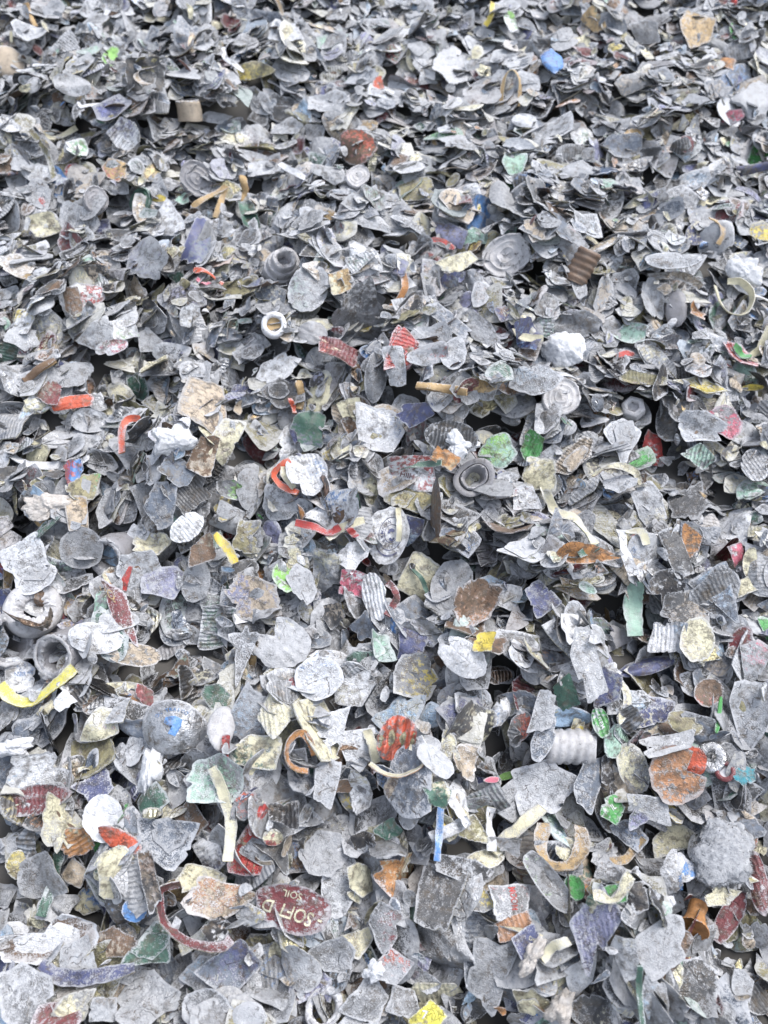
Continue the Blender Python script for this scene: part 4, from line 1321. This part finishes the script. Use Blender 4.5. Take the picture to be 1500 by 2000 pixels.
def do_piece(line):
    head, label = line.rsplit('|', 1); label = label.strip()
    f = head.split()
    K = f[0]; X, Y, w, h, ang = map(float, f[1:6]); shape, colr = f[6], f[7]
    pc, pm = f[8].split(':'); pm = float(pm); frost = float(f[9])
    if colr in 'oryYRGHbpnmvuTD' and frost > .04:
        frost = frost * .85 + .12
    op = dict(q.split('=') for q in f[10:])
    G = lambda k_, d: float(op[k_]) if k_ in op else d
    far = float(np.clip((Y - 250) / 900, 0, 1))
    P, A, B, n = set_plane(X, Y, w, h, ang, G('k', .26 + .16 * far), sink=84)
    M, L, s = mat_of(P, A, B, n)
    raise_map(P, A, B, G('dome', 0) * s * .5 + (G('flat', .5) * s * .5 if K == 'W' else 0))
    SM = SLOPE @ M
    name = op.get('n', {'F': 'metal_flake', 'C': 'crumpled_scrap', 'D': 'plastic_disc', 'W': 'frost_clump'}[K])
    if noun(label).split()[-1] == 'cap':
        name = 'crushed_cap'
    pcol = PAL.get(pc, (0, 0, 0))
    if K == 'W':
        V, T = clump_unit(rng, int(G('spk', 900)), G('rough', .22))
        V = V * np.array([.92, .92, G('flat', .5)])
        V = V @ L.T
        o = build(name, V, T, attrs(V, PAL[colr], frost), 'snow', None, SM, sharp=0)
    else:
        small = max(w, h) < 50
        nn = 40 if small else 64
        rings = [1, .955, .84, .66, .46, .25] if not small else [1, .93, .7, .4]
        if K == 'D':
            zf = zfunc(rng, bend=.06, folds=0, dents=.006, lip=-.12); t = G('tk', .13); mat = 'plastic'
            base_dome = .12
        elif K == 'C':
            zf = zfunc(rng, bend=.3, folds=int(G('folds', 4)), slope=G('slope', .75), dents=.07); t = G('tk', .09); mat = 'metal'; base_dome = 0
        else:
            zf = zfunc(rng, bend=G('bend', .16), folds=int(G('folds', rng.integers(1, 3))), slope=G('slope', .24), dents=.020, lip=G('lip', 0)); t = G('tk', max(.035, .0010 / s)); mat = 'metal'
            base_dome = G('dome', 0)
        if 'm' in op:
            mat = op['m']
        if base_dome:
            zf = (lambda z0, d: lambda x, y: z0(x, y) + d * np.sqrt(np.clip(1.0 - .92 * (x * x + y * y), .0, 1)))(zf, base_dome)
        rg2 = np.random.default_rng(int(rng.integers(1 << 30)))
        V, T, rim, top = flake_unit(nn, rings, shape, rg2, zf, t)
        if 'rot' in op:
            a = R(G('rot', 0)); c_, s_ = math.cos(a), math.sin(a)
            V = V.copy(); V[:, :2] = V[:, :2] @ np.array([[c_, s_], [-s_, c_]])
            zf0 = zf
            zf = (lambda z0, c, q: lambda x, y: z0(x * c + y * q, -x * q + y * c))(zf0, c_, s_)
        # a patch of paint keeps to one side of the piece
        th = rng.uniform(0, 6.28); side = (V[:, 0] * math.cos(th) + V[:, 1] * math.sin(th))
        W = V @ L.T
        at = attrs(W, PAL[colr], frost, pcol, 0, rim, G('st', 0), G('met', 0), under=PAL[UND[int(rng.integers(len(UND)))]], top=top)
        at['patch'][:, 3] = pm + (.16 * side if pm else 0)
        if pm and 'n' not in op and op.get('id') in ('bluecap',):
            at['patch'][:, 3] = np.where((V[:, 0] > .05) & (V[:, 1] > .3), .8, .05)
        if op.get('id') == 'dome':
            rr = np.hypot(V[:, 0], V[:, 1]); at['patch'][:, 3] = .05
        o = build(name, W, T, at, mat, None, SM)
        if 'flap' in op:
            zz = (lambda z0: lambda x, y: z0(x, y) + .07)(zf)
            V2, T2, r2, t2 = flake_unit(40, [1, .94, .7, .4], 'p', rng, zz, .05, ox=.12, oy=.22, sc=.62)
            W2 = V2 @ L.T
            build('folded_flap', W2, T2, attrs(W2, PAL[colr], frost * .95, pcol, pm, r2, under=PAL['d'], top=t2), mat, o, Matrix.Identity(4))
        ident = op.get('id')
        if ident in WRITE:
            writing(o, zf, L, s, WRITE[ident])
        if ident == 'dome':
            # a blue emblem with a ring of small letters pressed into the dome
            pts = np.array([(-.28, .30), (.0, .40), (.22, .30), (.20, .02), (.08, -.32), (-.14, -.26), (-.05, -.05), (-.30, .10)])
            c0 = pts.mean(0); V2 = [c0] + list(pts) + list(c0 + (pts - c0) * .5)
            V2 = np.array(V2); m_ = len(pts); T2 = []
            for a in range(m_):
                b_ = (a + 1) % m_
                T2 += [(0, m_ + 1 + a, m_ + 1 + b_), (m_ + 1 + a, 1 + a, 1 + b_), (m_ + 1 + a, 1 + b_, m_ + 1 + b_)]
            T2 = np.array(T2)[:, ::-1]
            V2, T2 = split_long(V2, T2, .16)
            U = np.column_stack([V2, zf(V2[:, 0], V2[:, 1]) + .0006 / s]) @ L.T
            if np.cross(U[T2[0, 1]] - U[T2[0, 0]], U[T2[0, 2]] - U[T2[0, 0]])[2] < 0:
                T2 = T2[:, ::-1]
            build('emblem', U, T2, attrs(U, PAL['b'], .12), 'metal', o, Matrix.Identity(4), sharp=0)
            writing(o, zf, L, s, [(ch, .62 * math.cos(R(150 - 11 * q)), .62 * math.sin(R(150 - 11 * q)), .17, 60 - 11 * q, 'b', .9) for q, ch in enumerate('ON TRASCO') if ch != ' '])
        if ident == 'emblem':
            Vs, Ts, off = [], [], 0
            bands = [(.12, .1, .30, .325, 0, 6.28), (.12, .1, .56, .585, 1.6, 6.2), (.12, .1, .74, .80, 3.3, 5.4), (.12, .1, .06, .17, .6, 3.4), (.2, -.02, .05, .14, 3.6, 6.3)]
            for cx, cy, r0, r1, a0, a1 in bands:
                V2, T2 = arc_band(zf, s, cx, cy, r0, r1, a0, a1)
                Vs.append(V2); Ts.append(T2[:, ::-1] + off); off += len(V2)
            U = np.concatenate(Vs) @ L.T; T2 = np.concatenate(Ts)
            if np.cross(U[T2[0, 1]] - U[T2[0, 0]], U[T2[0, 2]] - U[T2[0, 0]])[2] < 0:
                T2 = T2[:, ::-1]
            build('emblem', U, T2, attrs(U, PAL['n'], .2), 'metal', o, Matrix.Identity(4), sharp=0)
            writing(o, zf, L, s, [(ch, .12 + .44 * math.cos(R(120 + 22 * q)), .1 + .44 * math.sin(R(120 + 22 * q)), .2, 210 + 22 * q, 'n', .9) for q, ch in enumerate('NANMRPRAT')])
    cat, grp = CAT[name]
    note(o, label, cat, grp)
    PLACED.append((X, Y, label)); SIZES.append(.42 * min(w, h) if op.get('id') is None else .55 * max(w, h))


lines = PIECES.strip().splitlines()


def key(q):
    f = q.split()
    z = 0.0
    for t in f[10:]:
        if t.startswith('z='):
            z = float(t[2:].split('|')[0])
    return z, float(f[2])


TB = []
for q in TUBES.strip().splitlines():
    if not q.startswith('#'):
        h_, l_ = q.rsplit('|', 1); f = h_.split(); TB.append((float(f[1]), 'T', q))


def do_strip(line):
    head, pts, name, label = line.split('|')
    w, c, u, edge = head.split(); w = float(w); edge = float(edge)
    px = np.array([[float(v) for v in q.split(',')] for q in pts.split()])
    cx, cy = (px.max(0) + px.min(0)) / 2
    e = np.maximum(px.max(0) - px.min(0), 10)
    P, A, B, n = set_plane(cx, cy, max(e[0], w), max(e[1], w), 0, .35, t=.0018, jit=.08, sink=84)
    raise_map(P, A * .9, B * .9, -.002)
    # smooth the path (Catmull-Rom) in picture order, then lay it in the plane
    q = np.concatenate([[2 * px[0] - px[1]], px, [2 * px[-1] - px[-2]]])
    fine = []
    for i in range(1, len(q) - 2):
        for t in np.linspace(0, 1, 9, endpoint=False):
            fine.append(.5 * ((2 * q[i]) + (-q[i - 1] + q[i + 1]) * t + (2 * q[i - 1] - 5 * q[i] + 4 * q[i + 1] - q[i + 2]) * t * t + (-q[i - 1] + 3 * q[i] - 3 * q[i + 1] + q[i + 2]) * t ** 3))
    fine.append(px[-1]); fine = np.array(fine)
    kz = np.cumsum(rng.normal(0, 1, (len(fine), 2)), 0); kz -= np.linspace(0, 1, len(fine))[:, None] * kz[-1]
    fine = fine + kz * (.022 * w if name != 'wood_stick' else .008 * w) + rng.normal(0, .006 * w, fine.shape)
    W3 = np.array([on_plane(a, b, P, n) for a, b in fine])
    dep = np.dot(P - CAM, FWD); ww = w * dep / FPX * 1.05
    m = len(W3); s = np.linspace(0, 1, m)
    W3 = W3 + n * (.0022 * np.sin(s * 6 + rng.uniform(0, 6)) + ww * .25 * edge)[:, None]
    tg = np.gradient(W3, axis=0); tg /= np.linalg.norm(tg, axis=1, keepdims=True) + 1e-9
    sd = np.cross(n, tg)
    N = n * (1 - .75 * edge) + sd * edge * .8 + sd * .5 * np.sin(s * rng.uniform(3, 7) + rng.uniform(0, 6))[:, None]
    N /= np.linalg.norm(N, axis=1, keepdims=True)
    ax = A / np.linalg.norm(A); M = frame(P, ax, np.cross(n, ax), n)
    Rm = np.array(M)[:3, :3]
    V, T, rim, top = ribbon((W3 - P) @ Rm, N @ Rm, ww, .003 if name == 'wood_stick' else .0011, rng, taper=.1 if name != 'plant_stem' else .6, cup=.12 if name != 'wood_stick' else -.25)
    frost = {'metal_strip': .40, 'plastic_strip': .40, 'plant_stem': .2, 'wood_stick': .22}[name]
    at = attrs(V, PAL[c], frost, PAL['w'], .0, rim * .7, 0, 0, under=PAL[u], top=top)
    o = build(name, V, T, at, {'metal_strip': 'metal', 'wood_stick': 'wood'}.get(name, 'plastic'), None, SLOPE @ M)
    note(o, label, *CAT[name])
    PLACED.append((cx, cy, label)); SIZES.append(18)


PROF = {
    'flare': ([(.52, -1.1), (.56, -.5), (.80, -.15), (1.0, .0), (1.0, .10), (.90, .14), (.72, .08), (.69, -.15), (.66, -.15), (.655, .16), (.60, .22), (.53, .16), (.42, -.15), (.37, -.7), (.36, -1.1)], (10,)),
    'tube': ([(.97, -1.3), (1.0, -.6), (.98, -.45), (1.0, -.3), (1.0, -.03), (.96, .04), (.74, .06), (.64, .0), (.60, -.4), (.58, -1.3)], (5, 6, 7)),
    'ring': ([(1.0, -.55), (1.02, -.1), (.95, .06), (.75, .12), (.52, .10), (.36, .0), (.33, -.5)], (3, 4, 5)),
    'coil': ([(1.0, -1.0), (1.0, -.35), (.97, -.25), (.86, -.22), (.85, .05), (.80, .13), (.68, .14), (.66, .4), (.60, .48), (.42, .46), (.36, .3), (.34, -1.0)], (5, 9)),
    'cup': ([(.97, -.4), (1.0, -.1), (.97, .0), (.90, .02), (.84, -.05), (.70, -.08), (.62, -.03), (.55, -.06), (.42, -.06), (.34, -.01), (.27, -.05), (.012, -.05), (.012, -.4)], (2,)),
    'neck': ([(1.0, -1.0), (1.02, -.25), (.96, -.03), (.84, .05), (.66, .04), (.57, -.04), (.55, -1.0)], ()),
    'thread': ([(.9, -1.3)] + [q for z in (-1.1, -.6, -.1, .4, .9) for q in ((.92, z), (1.0, z + .10), (1.0, z + .26), (.92, z + .36))] + [(.9, 1.3), (.72, 1.32), (.68, 1.2), (.66, -1.3)], (21,)),
    'nut': ([(1.0, -1.0), (1.0, -.12), (.9, .0), (.60, .02), (.50, -.06), (.46, -.5), (.3, -.55), (.012, -.55), (.012, -1.0)], (3,)),
    'bell': ([(.60, -1.3), (.58, -.7), (.66, -.3), (.86, .1), (1.0, .30), (.98, .37), (.90, .34), (.5, .30), (.012, .28), (.012, -1.3)], (5,)),
}


def do_tube(line):
    head, label = line.rsplit('|', 1)
    X, Y, r, ang, tilt, dep, ty, c = head.split(); X, Y, r, ang, tilt, dep = map(float, (X, Y, r, ang, tilt, dep))
    P, A, B, n = set_plane(X, Y, r * 2.2, r * 2.2, 0, .5, sink=55)
    v = CAM - P; v /= np.linalg.norm(v)
    z = np.dot(P - CAM, FWD); Rw = r * z / FPX
    img = math.cos(R(ang)) * RGT + math.sin(R(ang)) * UPV
    ax = v * math.cos(R(tilt)) + img * math.sin(R(tilt)); ax /= np.linalg.norm(ax)
    P = P + v * Rw * (.3 if ty not in ('thread', 'bell', 'cup') else .12 if ty == 'cup' else .75)
    x = np.cross(RGT + .1, ax); x /= np.linalg.norm(x); y = np.cross(ax, x)
    M = frame(P, x, y, ax)
    prof, rag = PROF[ty]
    prof = [(q[0], q[1] * (dep if q[1] < -.2 and ty != 'thread' else 1)) for q in prof]
    V, T, rim = lathe(prof, 6 if ty == 'nut' else 48, rng, .022, rag)
    if ty in ('tube', 'coil', 'thread', 'bell', 'flare', 'cup'):   # squeezed in the shredder
        th = rng.uniform(0, 6.28); sq = rng.uniform(.80, .93); d = np.array([math.cos(th), math.sin(th), 0])
        V = V - np.outer(V @ d, d) * (1 - sq)
        V = V + np.outer(.06 * np.sin(V[:, 2] * 2.1 + th) + .03 * np.sin(3 * np.arctan2(V[:, 1], V[:, 0]) + V[:, 2] * 3), d)
        V[:, 2] += .07 * V[:, 0] * math.sin(th) + .05 * np.sin(2 * np.arctan2(V[:, 1], V[:, 0]) + th)
    V = V * Rw
    metal = 'metal ring' in label
    name = 'plastic_tube' if ty in ('flare', 'tube', 'ring', 'coil', 'neck', 'thread', 'nut', 'bell') else 'plastic_disc'
    if 'cap' in noun(label).split():
        name = 'crushed_cap'
    if metal:
        name = 'metal_ring'
    at = attrs(V, PAL[c], .26, PAL['d'], .30, rim * .55, 0, .8 if metal else 0)
    if ty == 'bell':
        at['patch'][:, :3] = PAL['B']
    o = build(name, V, T, at, 'metal' if metal else 'wood' if ty == 'bell' else 'plastic', None, SLOPE @ M, sharp=50)
    if ty in ('neck', 'nut', 'cup', 'bell', 'tube', 'flare'):
        q0 = {'neck': (.58, -.3), 'nut': (.30, -.45), 'cup': (.26, -.02), 'bell': (.0, 0), 'tube': (.62, -.95), 'flare': (.40, -.95)}[ty]
        if ty == 'neck':
            V2, T2, r2, t2 = flake_unit(24, [1, .9, .5], 'o', rng, lambda a, b: .02 * np.sin(4 * a + 2 * b), .06)
            V2 = V2 * np.array([q0[0], q0[0], 1]) + np.array([0, 0, q0[1]])
            V2 = V2 * Rw
            build('plug', V2, T2, attrs(V2, PAL['t'] if c == 'w' else PAL['w'], .1), 'wood', o, Matrix.Identity(4))
    if ty in ('tube', 'ring'):
        # rime on the broken lip
        n_ = 60; ph = np.linspace(0, 2 * math.pi, n_, endpoint=False); rm = .80 if ty == 'tube' else .62
        Vr, Tr = [], []
        m_ = 7
        for a in range(n_):
            for b in range(m_):
                th = 2 * math.pi * b / m_; rr = .075 * (1 + rng.normal(0, .30))
                q = rm + rr * math.cos(th); Vr.append((q * math.cos(ph[a]), q * math.sin(ph[a]), .055 + rr * .55 * math.sin(th)))
        for a in range(n_):
            for b in range(m_):
                a2, b2 = (a + 1) % n_, (b + 1) % m_
                Tr += [(a * m_ + b, a2 * m_ + b, a2 * m_ + b2), (a * m_ + b, a2 * m_ + b2, a * m_ + b2)]
        Vr = np.array(Vr) * Rw
        build('frosted_rim', Vr, np.array(Tr), attrs(Vr, PAL['e'], .5, rim=.3), 'plastic', o, Matrix.Identity(4), sharp=0)
    CAT.setdefault('metal_ring', ('ring', None))
    note(o, label, *CAT[name])
    raise_map(P, x * Rw * .9, y * Rw * .9)
    PLACED.append((X, Y, label)); SIZES.append(r * 1.05)


def bb(line):
    pts = np.array([[float(v) for v in q.split(',')] for q in line.split('|')[1].split()])
    return (pts[:, 1].max() + pts[:, 1].min()) / 2


JOBS = [(key(q)[0], key(q)[1], do_piece, q) for q in lines]
JOBS += [(0 if 'half covered' in q or 'thread' in q or y < 450 else 1.5 if 'ribbed tube' in q else .5, y - 90 if 'half covered' in q else y, do_tube, q) for y, _, q in TB]
JOBS += [(1, bb(q), do_strip, q) for q in STRIPS.strip().splitlines()]
JOBS.sort(key=lambda j: (j[0], j[1]))
n_before = len(RAND)
for z_, y_, fn, q in JOBS:
    fn(q)

# random pieces that would hide a placed one are taken off the heap again
R2 = 6.0
W2_, H2_ = int(1500 / R2) + 1, int(2000 / R2) + 1
hz = np.full(W2_ * H2_, 9.0)


def cells_px(P):
    d = P - CAM; z = d @ FWD
    X = (750 + FPX * (d @ RGT) / z) / R2; Y = (1000 - FPX * (d @ UPV) / z) / R2
    ok = (X >= 0) & (X < W2_) & (Y >= 0) & (Y < H2_) & (z > 0)
    return ok, (Y[ok].astype(int) * W2_ + X[ok].astype(int)), z[ok]


for o in list(COL.objects):
    if o.type == 'MESH' and o.name != 'ground' and o.parent is None:
        n_ = len(o.data.vertices); co = np.empty(n_ * 3, np.float32); o.data.vertices.foreach_get('co', co)
        Mi = np.array(SLOPE.inverted() @ o.matrix_basis)
        ok, ci, z = cells_px(co.reshape(-1, 3) @ Mi[:3, :3].T + Mi[:3, 3])
        np.minimum.at(hz, ci, z)
uq = np.linspace(-1, 1, 9); UU, VV = np.meshgrid(uq, uq); mm = UU * UU + VV * VV <= 1.0
UU, VV = UU[mm], VV[mm]
kept = []
for q in RAND:
    c, ax, ay, n = q['fr']
    ok, ci, z = cells_px(c + UU[:, None] * (ax * q['a']) + VV[:, None] * (ay * q['b']))
    if len(z) and ((z < hz[ci] - .0005) & (hz[ci] < 8)).sum() > .16 * len(UU):
        continue
    kept.append(q)
print('taken off', len(RAND) - len(kept))
RAND = kept

# a last thin sprinkle of small bits over everything, as on the real heap
PXY = np.array([(x, y) for x, y, _ in PLACED])
SZ = np.array(SIZES)
SPK = 0
while SPK < 380:
    y = rng.uniform(-.15, 1.3); x = rng.uniform(-.6, .6)
    if not in_area(x, y):
        continue
    X, Y = to_px((x, y, float(hm_at(x, y))))
    if 0 < X < 1500 and 0 < Y < 2000 and np.min(np.hypot(PXY[:, 0] - X, PXY[:, 1] - Y) - SZ) < 10 + 14 * Y / 2000:
        continue
    a = float(rng.uniform(.006, .014)); tx, ty = tilt_at(x, y)
    drop(x, y, a, a * rng.uniform(.5, .9), rng.uniform(0, 6.28), tx * .6 + rng.normal(0, .3), ty * .6 + rng.normal(0, .3), .7, 'flake'); SPK += 1

for _ in range(3600):                                 # crumbs and slivers lodged between the flakes
    y = rng.uniform(-.15, 1.35); x = rng.uniform(-.62, .62)
    if not in_area(x, y):
        continue
    X, Y = to_px((x, y, float(hm_at(x, y))))
    if hm_at(x, y) > -.004 and 0 < X < 1500 and 0 < Y < 2000 and np.min(np.hypot(PXY[:, 0] - X, PXY[:, 1] - Y) - SZ) < 4:
        continue
    a = float(rng.uniform(.0018, .0085)); drop(x, y, a, a * rng.uniform(.25, .8), rng.uniform(0, 6.28), rng.normal(0, .5), rng.normal(0, .5), .7, 'flake')

# ----------------------------------------------------------------- which of the random pieces show largest
RES = 9.0
GW, GH = int(1500 / RES), int(2000 / RES)
zb = np.full(GW * GH, 9.0); ib = np.full(GW * GH, -1, int)


def splat(P, ident):
    d = P - CAM; z = d @ FWD
    X = (750 + FPX * (d @ RGT) / z) / RES; Y = (1000 - FPX * (d @ UPV) / z) / RES
    ok = (X >= 0) & (X < GW) & (Y >= 0) & (Y < GH) & (z > 0)
    ci = Y[ok].astype(int) * GW + X[ok].astype(int); zz = z[ok]
    o = np.argsort(-zz); ci, zz = ci[o], zz[o]
    better = zz < zb[ci]
    zb[ci[better]] = zz[better]; ib[ci[better]] = ident


for o in list(COL.objects):
    if o.type == 'MESH' and o.name != 'ground':
        n_ = len(o.data.vertices); co = np.empty(n_ * 3, np.float32); o.data.vertices.foreach_get('co', co)
        Mi = np.array(SLOPE.inverted() @ (o.matrix_basis if o.parent is None else o.parent.matrix_basis))
        V = co.reshape(-1, 3) @ Mi[:3, :3].T + Mi[:3, 3]
        splat(V, 100000)
uq = np.linspace(-1, 1, 11); UU, VV = np.meshgrid(uq, uq); mm = UU * UU + VV * VV <= 1.0
UU, VV = UU[mm], VV[mm]
for k, q in enumerate(RAND):
    c, ax, ay, n = q['fr']
    splat(c + UU[:, None] * (ax * q['a']) + VV[:, None] * (ay * q['b']), k)
vis = np.bincount(ib[(ib >= 0) & (ib < 100000)], minlength=len(RAND))
n_named = sum(1 for o in COL.objects if o.name.split('.')[0] == 'metal_flake')
order = [k for k in np.argsort(-vis) if RAND[k]['kind'] == 'flake']
solo = set(order[:max(0, 298 - n_named)])
solo |= {k for k, q in enumerate(RAND) if q['kind'] != 'flake' and vis[k] >= 3}

# ----------------------------------------------------------------- build them
nouns = {}
for x, y, l in PLACED:
    nouns.setdefault(noun(l), []).append((x, y))
LAND = [(v[0][0], v[0][1], k) for k, v in nouns.items() if len(v) == 1 and 2 < len(k.split()) < 8]
LXY = np.array([(x, y) for x, y, _ in LAND])
USED = {l for _, _, l in PLACED}
SHAPE = {'p': 'angular', 'o': 'oval', 'j': 'ragged', 'r': 'squarish', 't': 'triangular', 'c': 'notched'}


def auto_label(X, Y, q, what, shape):
    lk = q['look']
    fr = 'heavily frosted' if lk['f'] > .62 else 'lightly frosted' if lk['f'] < .38 else 'frosted'
    base = CNAME[lk['c']]
    d = np.hypot(LXY[:, 0] - X, LXY[:, 1] - Y)
    for j in np.argsort(d)[:14]:
        dx, dy = X - LXY[j, 0], Y - LXY[j, 1]
        where = ('left of' if dx < 0 else 'right of') if abs(dx) > abs(dy) else ('above' if dy < 0 else 'below')
        for form in (f"{base} {shape} {what} {where} the {LAND[j][2]}", f"{fr} {base} {shape} {what} {where} the {LAND[j][2]}"):
            if form not in USED and len(form.split()) <= 16:
                USED.add(form)
                return form
    return f"{fr} {base} {shape} {what}"


SV, ST, SA, soff = [], [], dict(lc=[], paint=[], patch=[], aux=[]), 0
for k, q in enumerate(RAND):
    c, ax, ay, n = q['fr']; a, b, lk = q['a'], q['b'], q['look']
    s = (a + b) / 2
    M = frame(c, ax, ay, n)
    if q['kind'] != 'flake' and k not in solo:
        continue
    X, Y = to_px(c)
    if k in solo:
        rg2 = np.random.default_rng(1000 + k)
        flap = None
        if q['kind'] == 'strip':
            m = 14; u = np.linspace(-1, 1, m); cv = rg2.normal(0, .5)
            path = np.column_stack([u * a, cv * a * u * u, .15 * a * np.sin(u * 3 + rg2.uniform(0, 6))])
            N = np.tile([0, 0, 1.0], (m, 1)) + np.column_stack([0 * u, .5 * np.sin(u * 2 + rg2.uniform(0, 6)), 0 * u])
            V, T, rim, top = ribbon(path, N / np.linalg.norm(N, axis=1, keepdims=True), 2 * b * rg2.uniform(.7, 1.2), .001, rg2)
            nm, shp, what = 'metal_strip', ('curved' if abs(cv) > .4 else 'narrow'), 'strip'
            if lk['c'] in 'glKsdL':
                lk['c'] = str(rg2.choice(list('cctwKA')))
            lk['f'] *= .7
        else:
            cr = q['kind'] == 'crumple'
            kd = str(rg2.choice(list('pppjjrrct')))
            zf = zfunc(rg2, bend=.16 if not cr else .3, folds=int(rg2.integers(0, 3)) if not cr else 5, slope=.24 if not cr else .7, dents=.025 if not cr else .07)
            V, T, rim, top = flake_unit(44, [1, .95, .8, .58, .3], kd, rg2, zf, max(.035, .0010 / s))
            V = V * np.array([a, b, s])
            nm, shp, what = ('crumpled_scrap', 'crumpled', 'scrap') if cr else ('metal_flake', SHAPE[kd], 'flake')
            if rg2.random() < .34 and not cr:
                th = rg2.uniform(0, 6.28)
                V2, T2, r2, t2 = flake_unit(30, [1, .93, .6], 'p', rg2, lambda x, y: zf(x, y) + .07, .05, ox=.25 * math.cos(th), oy=.25 * math.sin(th), sc=rg2.uniform(.5, .68))
                flap = (V2 * np.array([a, b, s]), T2, r2, t2)
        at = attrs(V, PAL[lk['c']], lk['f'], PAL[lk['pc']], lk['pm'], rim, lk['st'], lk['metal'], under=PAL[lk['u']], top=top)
        o = build(nm, V, T, at, 'metal', None, SLOPE @ M)
        if flap:
            V2, T2, r2, t2 = flap
            build('folded_flap', V2, T2, attrs(V2, PAL[lk['c']], lk['f'], PAL[lk['pc']], lk['pm'], r2, under=PAL[lk['u']], top=t2), 'metal', o, Matrix.Identity(4))
        note(o, auto_label(X, Y, q, what, shp), *CAT[nm])
        continue
    V, T, rim, top, kd = protos[q['p']]
    W = V * np.array([a, b, s])
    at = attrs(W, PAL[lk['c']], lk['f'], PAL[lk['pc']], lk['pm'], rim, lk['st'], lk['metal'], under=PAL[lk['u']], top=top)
    Mn = np.array(M)
    SV.append(W @ Mn[:3, :3].T + Mn[:3, 3]); ST.append(T + soff); soff += len(W)
    for kk in SA:
        SA[kk].append(at[kk])
V = np.concatenate(SV) @ np.array(SLOPE)[:3, :3].T
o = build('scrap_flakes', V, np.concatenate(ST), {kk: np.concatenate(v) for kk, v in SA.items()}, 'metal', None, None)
o['kind'] = 'stuff'
o['label'] = 'deep layer of small shredded metal flakes making up the heap'
print('RANDOM', len(RAND), 'solo', len(solo), 'named flakes', n_named, 'objects', len(COL.objects), 'verts', soff, 'level', LEVEL)
